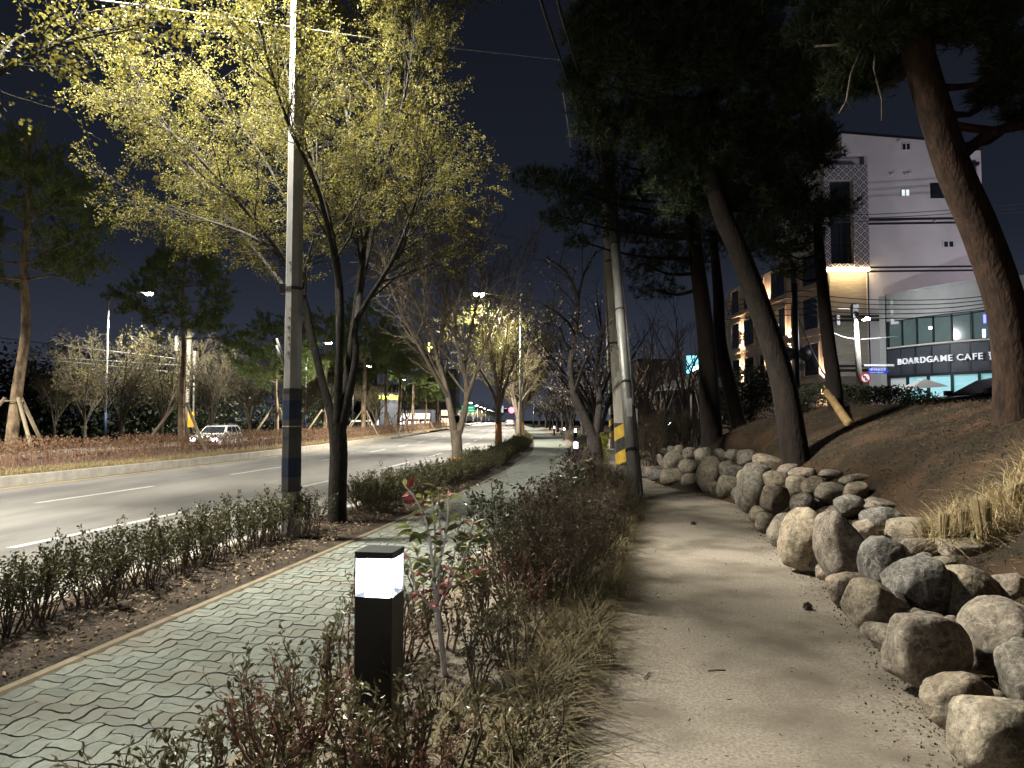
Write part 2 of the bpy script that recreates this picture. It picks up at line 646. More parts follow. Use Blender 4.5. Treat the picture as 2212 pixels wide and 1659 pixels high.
# -------- branching
def lerp_poly(pts, rads, t):
    k = len(pts) - 1
    x = min(max(t, 0), .9999) * k
    i = int(x)
    fr = x - i
    return pts[i].lerp(pts[i + 1], fr), (pts[i + 1] - pts[i]).normalized(), rads[i] + (rads[i + 1] - rads[i]) * fr


def plen(pts):
    return sum((pts[i + 1] - pts[i]).length for i in range(len(pts) - 1))


def sprout(rnd, parents, n, ln, ang, t0=.3, rr=.6, wob=.18, trop=.15, seg=4, rmin=.003, flat=0.0):
    out = []
    for pts, rads in parents:
        cnt = n if isinstance(n, int) else max(1, int(n * plen(pts) + rnd.random()))
        for i in range(cnt):
            t = t0 + (1 - t0) * (i + rnd.random()) / cnt
            p, d, r = lerp_poly(pts, rads, t)
            ax = Vector((rnd.gauss(0, 1), rnd.gauss(0, 1), rnd.gauss(0, 1) * (1 - flat)))
            ax = d.cross(ax)
            if ax.length < 1e-4:
                continue
            ax.normalize()
            a = ang * (.65 + .7 * rnd.random())
            nd = (d * math.cos(a) + ax * math.sin(a)).normalized()
            if flat:
                nd.z *= (1 - flat)
                nd.normalize()
            L = ln * (.55 + .9 * rnd.random()) * (1.1 - .45 * t)
            r0 = max(rmin, r * rr)
            q = [p.copy()]
            rs = [r0]
            cur = nd
            for s in range(seg):
                cur = (cur + Vector((rnd.gauss(0, wob), rnd.gauss(0, wob), rnd.gauss(0, wob) + trop))).normalized()
                q.append(q[-1] + cur * (L / seg))
                rs.append(max(rmin * .6, r0 * (1 - .75 * (s + 1) / seg)))
            out.append((q, rs))
    return out


def along(rnd, polys, per, jit=.02):
    P, D = [], []
    for pts, rads in polys:
        for _ in range(per):
            p, d, r = lerp_poly(pts, rads, .15 + .85 * rnd.random())
            P.append((p.x + rnd.gauss(0, jit), p.y + rnd.gauss(0, jit), p.z + rnd.gauss(0, jit)))
            D.append((d.x, d.y, d.z))
    return np.array(P), np.array(D)


def tubes(mb, polys, n):
    for pts, rads in polys:
        mb.tube(pts, rads, n, cap=False)
    return mb


def poly_of(pts, r0, r1, power=1.0):
    k = len(pts) - 1
    return [Vector(p) for p in pts], [r0 + (r1 - r0) * (i / k) ** power for i in range(k + 1)]


def smooth_poly(pts, sub=3):
    pts = [Vector(p) for p in pts]
    out = []
    for i in range(len(pts) - 1):
        p0, p1, p2, p3 = pts[max(i - 1, 0)], pts[i], pts[i + 1], pts[min(i + 2, len(pts) - 1)]
        for j in range(sub):
            t = j / sub
            out.append(.5 * ((2 * p1) + (p2 - p0) * t + (2 * p0 - 5 * p1 + 4 * p2 - p3) * t * t + (3 * p1 - p0 - 3 * p2 + p3) * t**3))
    out.append(pts[-1])
    return out


# -------- strips that follow the road
def ys(a, b, near=.6, grow=.04):
    o = [a]
    while o[-1] < b:
        o.append(min(b, o[-1] + max(near, abs(o[-1]) * grow)))
    return o


def strip(name, f0, f1, y0, y1, z, mat, cross=2, kind='structure', parent=None, near=.6, grow=.04, bumpz=0.0, skirt=None):
    g0 = f0 if callable(f0) else (lambda Y: C(Y) + f0)
    g1 = f1 if callable(f1) else (lambda Y: C(Y) + f1)
    zf = z if callable(z) else (lambda t, Y: z)
    rnd = random.Random(hash(name) % 1000 if False else len(name))
    Y = ys(y0, y1, near, grow)
    V, Fc = [], []
    for yy in Y:
        a, b = g0(yy), g1(yy)
        for j in range(cross + 1):
            t = j / cross
            V.append((a + (b - a) * t, yy, zf(t, yy) + (rnd.uniform(-bumpz, bumpz) if 0 < j < cross else 0)))
    k = cross + 1
    for i in range(len(Y) - 1):
        for j in range(cross):
            Fc.append((i * k + j, i * k + j + 1, (i + 1) * k + j + 1, (i + 1) * k + j))
    o = link(name, npmesh(name, np.array(V), np.array(Fc), True), mat, parent)
    if parent is None and kind:
        o["kind"] = kind
    return o

# ================================================================== STRUCTURE
gm = MB()
gm.add([(-500, -120, -.78), (500, -120, -.78), (500, 900, -.78), (-500, 900, -.78)], [(0, 1, 2, 3)])
tag(gm.build("ground", ground_m), kind='structure')

road = strip("road", -9.97, 0.0, -30, 420, -.12, asphalt, 6)
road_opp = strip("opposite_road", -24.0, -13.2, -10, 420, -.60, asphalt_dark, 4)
strip("opposite_pavement", -29.0, -24.0, -10, 420, -.45, M("paving_grey", (.16, .155, .14), (.22, .21, .19), 3), 2)


def dash(off, y0, y1, wd, mat, name, z=-.116, parent=road, seg=3):
    V, Fc = [], []
    for i in range(seg + 1):
        Y = y0 + (y1 - y0) * i / seg
        V += [(C(Y) + off - wd / 2, Y, z), (C(Y) + off + wd / 2, Y, z)]
    for i in range(seg):
        Fc.append((2 * i, 2 * i + 1, 2 * i + 3, 2 * i + 2))
    return link(name, npmesh(name, np.array(V), np.array(Fc)), mat, parent)


for k in range(-1, 18):
    dash(-2.9, 9.1 + 7.2 * k, 9.1 + 7.2 * k + 3.6, .13, paint_w, "lane_dash")
    dash(-6.55, 13.9 + 7.1 * k, 13.9 + 7.1 * k + 3.5, .13, paint_w, "lane_dash")
dash(-.28, -5, 60, .12, paint_y, "edge_line", seg=60)
dash(-9.62, -5, 120, .12, paint_y, "edge_line", seg=80)
for k in range(10):
    dash(-.28, 62 + 4 * k, 64.4 + 4 * k, .13, paint_y, "edge_line")
dash(-5.0, 128, 129, 9.0, paint_w, "stop_line", seg=1)


# kerbs, stone by stone
def kerb_run(parent, off0, off1, z0, z1, y0, y1, ln, name, mat, gap=.008):
    Y = y0
    while Y < y1:
        a, b = Y + gap / 2, Y + ln - gap / 2
        mb = MB()
        o = Vector((C(Y) + (off0 + off1) / 2, Y, 0))
        ch = .018
        pr = [(off0, z0), (off1, z0), (off1, z1 - ch), (off1 - ch, z1), (off0 + ch, z1), (off0, z1 - ch)]
        vs = [(C(a) + p[0] - o.x, a - Y, p[1]) for p in pr] + [(C(b) + p[0] - o.x, b - Y, p[1]) for p in pr]
        n = 6
        mb.add(vs, [tuple(range(n)), tuple(reversed(range(n, 2 * n)))] + [(i, n + i, n + (i + 1) % n, (i + 1) % n) for i in range(n)])
        mb.build(name, mat, parent, loc=o)
        Y += ln


mk = strip("median_kerb", -10.17, -9.975, 58, 300, .125, concrete, 1)
kerb_run(mk, -10.17, -9.97, -.3, .13, 6, 58, 1.0, "kerb_stone", concrete)
kerb_side = dash(-9.965, 58, 300, .01, concrete, "kerb_face", z=.11, parent=mk, seg=30)
nk = strip("pavement_kerb", 0.0, 0.16, 34, 300, .02, concrete, 1)
kerb_run(nk, 0.0, .16, -.3, .02, 2, 34, 1.0, "kerb_stone", concrete)

md = strip("median_bed", -13.2, -10.16, 4, 300, lambda t, Y: .10 + .14 * math.sin(math.pi * min(1, max(0, t))), median_m, 6)
strip("verge", .155, 1.41, -4, 300, lambda t, Y: .0 + .035 * math.sin(math.pi * t), soil, 5, bumpz=.01, near=.25)

# ---- pavement with wavy blocks laid in pairs, turned by turns
side_w = strip("pavement", 1.40, 3.26, -4, 33, -.014, joint_m, 2)
strip("pavement_beyond", 1.40, 3.26, 33, 300, .0, paver_m, 2)
CELL, AMP, GAP = .185, .012, .0095
NC = 9
TH0 = math.atan(SL)


def paver_outline(kind, c=CELL, a=AMP):
    fx = lambda y: a * (math.sin(2 * math.pi * y / c) - .22 * math.sin(6 * math.pi * y / c))
    pts = []
    if kind[0] == 'H':
        y0 = 0 if kind[1] == '0' else c / 2
        xs = [c * i / 6 for i in range(7)]
        yy = [y0 + c / 2 * i / 3 for i in range(4)]
        pts += [(x, y0 + fx(x)) for x in xs]
        pts += [(c + fx(y), y) for y in yy[1:]]
        pts += [(x, y0 + c / 2 + fx(x)) for x in reversed(xs[:-1])]
        pts += [(fx(y), y) for y in reversed(yy[1:-1])]
    else:
        x0 = 0 if kind[1] == '0' else c / 2
        yy = [c * i / 6 for i in range(7)]
        xs = [x0 + c / 2 * i / 3 for i in range(4)]
        pts += [(x, fx(x)) for x in xs]
        pts += [(x0 + c / 2 + fx(y), y) for y in yy[1:]]
        pts += [(x, c + fx(x)) for x in reversed(xs[:-1])]
        pts += [(x0 + fx(y), y) for y in reversed(yy[1:-1])]
    P = np.array(pts)
    m = P.mean(0)
    ext = P.max(0) - P.min(0) - 2 * a
    P = m + (P - m) * (1 - GAP / ext)
    return P, m


def paver_arrays(kind):
    P, m = paver_outline(kind)
    n = len(P)
    V = np.zeros((2 * n + 1, 3))
    V[:n, :2] = P
    V[n:2 * n, :2] = P
    V[n:2 * n, 2] = -.03
    V[2 * n, :2] = m
    Fc = []
    for i in range(n):
        j = (i + 1) % n
        Fc += [(2 * n, i, j), (i, n + i, n + j), (i, n + j, j)]
    return V, np.array(Fc), m


PAV = {k: paver_arrays(k) for k in ('H0', 'H1', 'V0', 'V1')}
pav_me = {}
for k, (V, Fc, m) in PAV.items():
    V2 = V.copy()
    V2[:, :2] -= m
    pav_me[k] = npmesh("paver_" + k, V2, Fc)
    pav_me[k].materials.append(paver_m)
# walk along the pavement's left edge in steps of one cell
rows = []
Yc = 1.2
while Yc < 33:
    h = math.atan((C(Yc + .3) - C(Yc - .3)) / .6)
    rows.append((Yc, h))
    Yc += CELL * math.cos(h)
OFFL = 1.505
prnd = random.Random(5)
n_ind = 0
bulkV, bulkF, bo = [], [], 0
for ri, (Yc, h) in enumerate(rows):
    ch, sh = math.cos(h), math.sin(h)
    ox, oy = C(Yc) + OFFL, Yc
    for ci in range(NC):
        ks = ('H0', 'H1') if (ri + ci) % 2 == 0 else ('V0', 'V1')
        for k in ks:
            V, Fc, m = PAV[k]
            dz = prnd.uniform(-.004, .002)
            lx, ly = ci * CELL, 0.0
            if Yc > 2.95 and n_ind < 300:
                mx_, my_ = lx + m[0], ly + m[1]
                o = link("paver", pav_me[k], None, side_w, (ox + mx_ * ch + my_ * sh, oy - mx_ * sh + my_ * ch, dz), -h)
                o.rotation_euler = (prnd.gauss(0, .009), prnd.gauss(0, .009), -h)
                n_ind += 1
            else:
                q = V.copy()
                x_, y_ = q[:, 0] + lx, q[:, 1] + ly
                q[:, 0] = ox + x_ * ch + y_ * sh
                q[:, 1] = oy - x_ * sh + y_ * ch
                q[:, 2] += dz
                bulkV.append(q)
                bulkF.append(Fc + bo)
                bo += len(q)
tag(link("paver_field", npmesh("paver_field", np.concatenate(bulkV), np.concatenate(bulkF)), paver_m, side_w), kind='stuff')
for o0, o1 in ((1.405, 1.50), (3.155, 3.25)):
    kerb_run(side_w, o0, o1, -.1, .008, 1, 33, .9, "edging_stone", edging)

# ---- planted bed, gravel path, bank
strip("planting_bed", lambda Y: C(Y) + 3.25, lambda Y: PL(Y) + .03 + .05 * math.sin(Y * 5.3) * math.sin(Y * 2.2) + .03 * math.sin(Y * 13.7), -4, 120, lambda t, Y: .008 + .05 * math.sin(math.pi * t),
      soil_pale, 8, bumpz=.015, near=.09, grow=.03)
strip("gravel_path", lambda Y: PL(Y) + .02, lambda Y: W(Y) + .06, -6, 120, lambda t, Y: .006 + .012 * math.sin(math.pi * t), sand, 8, near=.4, bumpz=.003)

# stones of the wall: (x, y) in the photo's frame, size, distance -- the turf is fitted under them
BL = [(2157, 1588, 175, 165, 3.05), (2072, 1519, 140, 115, 3.5), (2001, 1414, 145, 160, 4.0), (2168, 1391, 150, 177, 4.1), (2218, 1460, 80, 140, 3.55),
      (1916, 1380, 56, 62, 4.65), (1883, 1308, 92, 100, 5.2), (1842, 1277, 92, 70, 5.75), (1816, 1184, 98, 162, 6.5), (1906, 1213, 88, 98, 6.1),
      (1976, 1269, 112, 136, 5.4), (2081, 1283, 122, 112, 5.3), (2184, 1276, 90, 76, 5.3), (2098, 1192, 130, 66, 6.4), (1985, 1186, 70, 45, 6.5),
      (1966, 1151, 92, 68, 7.0), (2046, 1154, 72, 40, 7.2), (1907, 1129, 90, 64, 7.4), (1738, 1171, 90, 134, 7.1), (1691, 1143, 58, 78, 8.5),
      (1652, 1130, 40, 42, 9.5), (1770, 1205, 55, 60, 6.95), (1623, 1053, 60, 104, 11.5), (1674, 1078, 64, 62, 10.0), (1676, 1035, 48, 40, 11.1),
      (1724, 1051, 46, 46, 10.2), (1735, 1025, 60, 28, 11.0), (1760, 1056, 52, 46, 9.6), (1733, 1092, 48, 50, 9.2), (1797, 1065, 64, 46, 9.1),
      (1798, 1025, 50, 20, 10.2), (1847, 1035, 60, 20, 9.5), (1850, 1060, 54, 36, 8.8), (1836, 1092, 60, 42, 8.2), (1906, 1095, 78, 34, 8.1),
      (1640, 1112, 36, 36, 10.4), (1454, 1030, 54, 37, 16.4), (1419, 1025, 35, 29, 17.3), (1406, 1021, 27, 24, 17.8), (1454, 999, 42, 44, 17.0), (1428, 996, 14, 30, 17.5),
      (1491, 1010, 48, 36, 16.0), (1496, 1038, 47, 30, 15.6), (1531, 1032, 50, 60, 14.9), (1535, 1004, 42, 36, 15.5), (1547, 1053, 30, 28, 14.4),
      (1574, 1052, 47, 50, 13.7), (1571, 1016, 38, 42, 14.7), (1590, 1020, 44, 30, 14.3), (1592, 1066, 22, 30, 13.1), (1489, 980, 29, 27, 17.3), (1521, 983, 40, 29, 16.7),
      (1555, 983, 31, 27, 16.3), (1583, 984, 31, 27, 15.9), (1613, 989, 40, 33, 15.3), (1660, 999, 60, 34, 13.6), (1466, 972, 23, 20, 18.2), (1642, 1020, 40, 30, 12.6),
      (1390, 979, 28, 12, 26.5), (1415, 980, 24, 15, 24.5), (1436, 976, 20, 14, 22.5), (1452, 971, 22, 15, 20.5), (1378, 977, 18, 11, 29), (1408, 972, 16, 9, 30),
      (1608, 1036, 30, 44, 12.6), (1700, 1015, 44, 22, 12.0), (1870, 1150, 50, 50, 7.0), (1940, 1200, 40, 50, 6.2), (2030, 1225, 60, 40, 6.1), (2010, 1350, 60, 50, 4.9), (2110, 1350, 60, 50, 4.7), (1935, 1310, 50, 60, 5.2)]
_f = []
for q in BL:
    c = at(q[0], q[1], q[4])
    hgt = q[3] * q[4] / F
    _f.append((c.x, c.y, max(0.0, c.z - .50 * hgt) - terr0(c.x, c.y)))
TFIX = tuple(np.array(_f).T)

us = [0, .08, .16, .25, .35, .45] + [.45 + .16 * i for i in range(1, 22)] + [4.3, 4.9, 5.6, 6.5, 8, 10, 13, 18, 25, 35, 50, 70, 100]
yb = ys(-8, 140, .22, .02)
V = [(W(y) + u, y, terr(W(y) + u, y) + .001) for y in yb for u in us]
k = len(us)
Fc = [(i * k + j, i * k + j + 1, (i + 1) * k + j + 1, (i + 1) * k + j) for i in range(len(yb) - 1) for j in range(k - 1)]
tag(link("bank", npmesh("bank", np.array(V), np.array(Fc), True), bank_m), kind='structure')

# ---- boulders of the retaining wall
from mathutils import noise as mnoise
wall = thing("boulder_wall", "dry-stacked wall of rounded pale boulders holding the bank beside the gravel path", "stone wall", (0, 0, 0))
frn = random.Random(4)
NB = len(BL)
for _i in range(NB):
    for _j in range(_i + 1, NB):
        qa, qb = BL[_i], BL[_j]
        pa, pb2 = at(qa[0], qa[1], qa[4]), at(qb[0], qb[1], qb[4])
        if qa[4] < 9.5 and (pa - pb2).length < .62 and frn.random() < .42:
            fY = (qa[4] + qb[4]) / 2 + .05
            m2_ = (pa + pb2) / 2
            sz_ = frn.uniform(.13, .24)
            zt_ = terr(m2_.x, fY) + sz_ * .22
            # back to frame units so that one loop builds every stone
            u_ = CX + F * m2_.x / (fY * CP + (zt_ - CAMH) * SP)
            v_ = CY - F * ((zt_ - CAMH) * CP - fY * SP) / (fY * CP + (zt_ - CAMH) * SP)
            BL.append((u_, v_, sz_ * F / fY, sz_ * .8 * F / fY, fY))
for i, (cx_, cy_, wpx, hpx, Y) in enumerate(BL):
    rnd = random.Random(100 + i)
    c = at(cx_, cy_, Y)
    a, b = wpx * Y / F / 2, hpx * Y / F / 2
    d = (a + b) * .5 * rnd.uniform(.85, 1.1)
    bm = bmesh.new()
    bmesh.ops.create_icosphere(bm, subdivisions=4 if Y < 8 else 3, radius=1)
    sq = rnd.uniform(2.2, 3.2)
    off = Vector((rnd.uniform(-50, 50), rnd.uniform(-50, 50), 0))
    rot = Matrix.Rotation(rnd.uniform(-.35, .35), 3, 'Y')
    facets = [(Vector((rnd.gauss(0, 1), rnd.gauss(-.3, 1), rnd.gauss(.2, 1))).normalized(), rnd.uniform(.74, .98)) for _ in range(rnd.randint(4, 8))]
    for vt in bm.verts:
        p = vt.co.copy()
        s = (abs(p.x) ** sq + abs(p.y) ** sq + abs(p.z) ** sq) ** (-1 / sq)
        p = p * s
        n_ = 1 + .16 * mnoise.noise(p * 1.1 + off) + .07 * mnoise.noise(p * 2.6 + off) + .025 * mnoise.noise(p * 6 + off)
        p *= n_
        for fn, fd in facets:
            k_ = p.dot(fn) - fd
            if k_ > 0:
                p -= fn * (k_ * .8)
        p *= 1 + .012 * mnoise.noise(p * 11 + off)
        p = Vector((p.x * a, p.y * d, p.z * b)) if i != 8 else Vector((p.x * a * (1.0 - .42 * p.z), p.y * d, p.z * b))
        p = rot @ p
        vt.co = p * 1.06
    me = bpy.data.meshes.new("boulder")
    bm.to_mesh(me)
    bm.free()
    me.polygons.foreach_set("use_smooth", np.ones(len(me.polygons), dtype=bool))
    link("boulder", me, boulder_m, wall, c)

# ================================================================== BUILDINGS
white_w = M("render_white", (.60, .58, .60), (.68, .66, .68), .6, .8, .08, 60, c3=(.55, .53, .54), s3=.35)
trim_k = M("trim_black", (.012, .012, .018), rough=.6)
clad = M("stone_cladding", (.24, .21, .175), (.42, .38, .32), 2.2, .85, .8, 8, stretch=(.5, .5, 5), c3=(.30, .27, .22), s3=1.0)
wing_m = M("render_tan", (.38, .31, .26), (.46, .385, .325), .7, .85, .1, 40)
glass_d = M("glass_dark", (.018, .024, .032), rough=.08, spec=.7)
frame_w = M("frame_white", (.6, .6, .6), rough=.5)
frame_d = M("frame_dark", (.02, .024, .026), rough=.5)
lit_win = M("window_lit", (.8, .85, .8), emit=.75, ecol=(.75, .9, .85))
warm_strip = M("warm_strip_light", (1, .8, .5), emit=45, ecol=(1, .72, .36))
warm_bulb = M("warm_bulb", (1, .8, .5), emit=45, ecol=(1, .68, .36))
garage_m = M("garage_door", (.12, .095, .08), (.15, .12, .10), 1, .7)


def pattern_mat():
    m = bpy.data.materials.new("ring_pattern_panel")
    m.use_nodes = True
    n = m.node_tree.nodes
    L = m.node_tree.links.new
    bs = n["Principled BSDF"]
    bs.inputs["Roughness"].default_value = .7
    tcn = n.new("ShaderNodeTexCoord")
    sp = n.new("ShaderNodeSeparateXYZ")
    L(tcn.outputs["Object"], sp.inputs[0])

    def mth(op, a, b=None):
        q = n.new("ShaderNodeMath")
        q.operation = op
        for i, s in enumerate((a, b)):
            if s is None:
                continue
            if isinstance(s, (int, float)):
                q.inputs[i].default_value = s
            else:
                L(s, q.inputs[i])
        return q.outputs[0]
    xx = mth('ADD', sp.outputs["X"], sp.outputs["Y"])
    a = mth('ADD', xx, sp.outputs["Z"])
    b = mth('SUBTRACT', xx, sp.outputs["Z"])
    ta = mth('ABSOLUTE', mth('SUBTRACT', mth('FRACT', mth('MULTIPLY', a, 1.75)), .5))
    tb = mth('ABSOLUTE', mth('SUBTRACT', mth('FRACT', mth('MULTIPLY', b, 1.75)), .5))
    dd = mth('MAXIMUM', ta, tb)
    ring = mth('LESS_THAN', mth('ABSOLUTE', mth('SUBTRACT', dd, .30)), .085)
    dot = mth('LESS_THAN', dd, .1)
    s = mth('MAXIMUM', ring, dot)
    mx = n.new("ShaderNodeMix")
    mx.data_type = 'RGBA'
    L(s, mx.inputs["Factor"])
    mx.inputs["A"].default_value = (.42, .40, .42, 1)
    mx.inputs["B"].default_value = (.03, .03, .045, 1)
    L(mx.outputs["Result"], bs.inputs["Base Color"])
    return m


pat_m = pattern_mat()
BY = 50.0
BZ = 1.2
bP = at(1880, 900, BY)
bld = thing("white_building", "tall white rendered building with black horizontal bands behind the board game cafe", "building", (bP.x, BY, BZ), R(-3.2))
lx = lambda x: (x - 1880) / F * BY
lz = lambda y: at(1900, y, BY).z - BZ
mb = MB()
mb.prism_y([(0, -.5), (lx(2128), -.5), (lx(2128), lz(330)), (lx(2044), lz(330)), (lx(2044), lz(309)), (lx(1833), lz(287)), (lx(1833), lz(337)), (0, lz(337))], 0, 11)
mb.build("wall", white_w, bld)
MB().box(lx(1792), -.01, .25, 10.9, lz(583), lz(339)).build("wall", white_w, bld)
MB().box(lx(1794), -.01, .12, 10.8, -.5, lz(587)).build("stone_clad_wall", clad, bld)
mb = MB()
mb.prism_y([(lx(1830), lz(287)), (lx(2046), lz(309.5)), (lx(2046), lz(305)), (lx(1830), lz(282.5))], -.12, 11.1)
mb.build("roof_edge", trim_k, bld)
MB().box(lx(2044) + .02, lx(2130), -.1, 11.1, lz(330) + .01, lz(327)).build("roof_edge", trim_k, bld)
MB().box(lx(1818), lx(1841), -.12, 5, lz(336.5), lz(333)).build("roof_edge", trim_k, bld)
for ya, yb_ in ((477, 472), (486, 481.5), (580, 576), (588.5, 584.5)):
    MB().box(.02, lx(2129), -.04, .02, lz(ya), lz(yb_)).build("band", trim_k, bld)
for ya, yb_ in ((685, 681), (694, 689.5), (792, 788), (801.5, 797)):
    MB().box(lx(1797), lx(2129), -.05, .11, lz(ya), lz(yb_)).build("band", trim_k, bld)
MB().box(lx(1800), lx(1900), .06, .115, -.5, lz(812)).build("garage_door", garage_m, bld)


def small_window(x, y, lit=False, wpx=20, hpx=17):
    mb = MB()
    x0, x1, z0, z1 = lx(x - wpx / 2), lx(x + wpx / 2), lz(y + hpx / 2), lz(y - hpx / 2)
    t = .07
    mb.box(x0, x1, -.05, .0, z1 - t, z1).box(x0, x1, -.05, .0, z0, z0 + t).box(x0, x0 + t, -.05, 0, z0 + t, z1 - t).box(x1 - t, x1, -.05, 0, z0 + t, z1 - t)
    xm = (x0 + x1) / 2
    mb.box(xm - t / 2, xm + t / 2, -.05, 0, z0 + t, z1 - t)
    wn = mb.build("window", frame_w, bld)
    for a, b in ((x0 + t, xm - t / 2), (xm + t / 2, x1 - t)):
        MB().box(a, b, -.02, -.004, z0 + t, z1 - t).build("pane", lit_win if lit else glass_d, wn)


small_window(1970, 319)
small_window(1966, 418, True)
small_window(2054, 530, False, 24, 16)
mb = MB()
mb.box(lx(2019), lx(2050), -.03, -.004, lz(431), lz(398)).build("window", glass_d, bld)
MB().tube([(lx(2112), -.14, lz(485)), (lx(2112), -.14, lz(362))], .09, 8).build("downpipe", galv, bld, True)
MB().box(lx(2105), lx(2119), -.32, -.01, lz(364), lz(357)).build("pipe_hopper", trim_k, bld)
MB().tube([(.05, -.06, lz(800)), (.05, -.06, lz(380))], .045, 6).build("downpipe", trim_k, bld, True)
for x, y in ((1955, 307), (1938, 377), (1968, 377), (1975, 377), (2027, 480)):
    MB().tube([(lx(x), -.16, lz(y)), (lx(x), 0, lz(y))], .09, 8).build("vent", frame_w, bld, True)
# projecting frame with ring pattern and its tall window
fx0, fx1, fz0, fz1 = lx(1786), -.02, lz(581), lz(361)
ox0, ox1, oz0, oz1 = lx(1798), lx(1848), lz(572), lz(392)
for n_, b in (("frame_panel", (fx0, fx1, -.55, .24, oz1, fz1)), ("frame_panel", (ox1, fx1, -.55, .24, fz0, oz1 - .002)),
              ("frame_panel", (fx0, ox0, -.55, .24, fz0, oz1 - .002)), ("frame_panel", (ox0 + .002, ox1 - .002, -.5, .24, fz0, oz0))):
    MB().box(*b).build(n_, pat_m, bld)
xm = (ox0 + ox1) / 2
zz = [oz0, oz0 + (oz1 - oz0) * .27, oz0 + (oz1 - oz0) * .5, oz0 + (oz1 - oz0) * .75, oz1]
for i in range(4):
    for a, b in ((ox0, xm), (xm, ox1)):
        MB().box(a + .03, b - .03, .0, .03, zz[i] + .03, zz[i + 1] - .03).build("window_pane", glass_d, bld)
MB().box(ox0, ox1, .04, .2, oz0, oz1).build("window_backing", frame_d, bld)
MB().box(lx(1789), -.06, -.62, -.50, lz(588), lz(582.5)).build("strip_light", warm_strip, bld)
for i in range(2):
    MB().box(lx(1797 + i * 3), lx(1798 + i * 3), .08, .119, lz(800), lz(588)).build("cladding_joint", trim_k, bld)

# ---- the wing that runs back from the corner, warm wall lights on it
wP = at(1790, 900, 50.5)
wing = thing("tan_building", "tan rendered building wing with dark windows and warm wall lights behind the pines", "building", (wP.x - .05, 50.5, BZ), math.atan2(18, -1.3))
MB().box(.0, 19, -7, 0, -.5, 12.6).build("wall", wing_m, wing)
for z in (2.9, 6.35, 9.8):
    MB().box(0, 19.05, -.02, .14, z, z + .16).build("ledge", wing_m, wing)
for fl, z in enumerate((3.5, 6.9, 10.2)):
    for (a, b) in ((1.0, 3.2), (4.1, 5.1), (6.2, 8.6), (10.2, 11.2), (12.4, 14.4), (15.6, 17.4)):
        zt = z + 2.3 if z < 10 else 12.3
        fr = MB().box(a - .1, b + .1, 0, .1, zt, zt + .1).box(a - .1, b + .1, 0, .1, z - .1, z).box(a - .1, a, 0, .1, z, zt).box(b, b + .1, 0, .1, z, zt).build("window", wing_m, wing)
        lit = (fl == 1 and a == 6.2)
        m_ = (a + b) / 2
        MB().box(a, m_ - .03, .01, .04, z, zt).build("pane", glass_d, fr)
        MB().box(m_ + .03, b, .01, .04, z, z + 1.1 if lit else zt).build("pane", lit_win if lit else glass_d, fr)
MB().box(3.0, 5.2, 0, .05, -.4, 1.9).build("door", frame_d, wing)


def batwing_nodes(ld):
    """road luminaires throw less straight down than out to the sides"""
    ld.use_nodes = True
    n = ld.node_tree.nodes
    L = ld.node_tree.links.new
    em = n.get("Emission") or n.new("ShaderNodeEmission")
    tcn = n.new("ShaderNodeTexCoord")
    sp = n.new("ShaderNodeSeparateXYZ")
    L(tcn.outputs["Normal"], sp.inputs[0])
    ab = n.new("ShaderNodeMath")
    ab.operation = 'ABSOLUTE'
    L(sp.outputs["Z"], ab.inputs[0])
    mr = n.new("ShaderNodeMapRange")
    mr.inputs["From Min"].default_value = .45
    mr.inputs["From Max"].default_value = 1.0
    mr.inputs["To Min"].default_value = 1.0
    mr.inputs["To Max"].default_value = .40
    L(ab.outputs[0], mr.inputs["Value"])
    L(mr.outputs[0], em.inputs["Strength"])


def spot(name, loc, rot, energy, color, size, blend=.4, rad=.03, parent=None, batwing=False):
    ld = bpy.data.lights.new(name, 'SPOT')
    ld.energy = energy
    ld.color = color
    ld.spot_size = size
    ld.spot_blend = blend
    ld.shadow_soft_size = rad
    if batwing:
        batwing_nodes(ld)
    o = bpy.data.objects.new(name, ld)
    COL.objects.link(o)
    o.location = loc
    o.rotation_euler = rot
    if parent is not None:
        o.parent = parent
    return o


def point(name, loc, energy, color, rad=.05, parent=None):
    ld = bpy.data.lights.new(name, 'POINT')
    ld.energy = energy
    ld.color = color
    ld.shadow_soft_size = rad
    o = bpy.data.objects.new(name, ld)
    COL.objects.link(o)
    o.location = loc
    if parent is not None:
        o.parent = parent
    return o


WARM = (1.0, .66, .38)
for i, (a, z) in enumerate(((.45, 2.9), (5.6, 6.3), (9.4, 6.4), (9.4, 9.9), (15.0, 4.4), (15.0, 7.8))):
    sc_ = MB().box(a - .07, a + .07, .0, .14, z - .1, z + .1).build("wall_light", frame_d, wing)
    MB().box(a - .05, a + .05, .02, .12, z + .101, z + .12).build("bulb", warm_bulb, sc_)
    MB().box(a - .05, a + .05, .02, .12, z - .12, z - .101).build("bulb", warm_bulb, sc_)
    spot("wall_light_up", (a, .22, z + .16), (R(180), 0, 0), 900, WARM, R(100), .6, .03, wing)
    spot("wall_light_down", (a, .22, z - .16), (0, 0, 0), 900, WARM, R(100), .6, .03, wing)

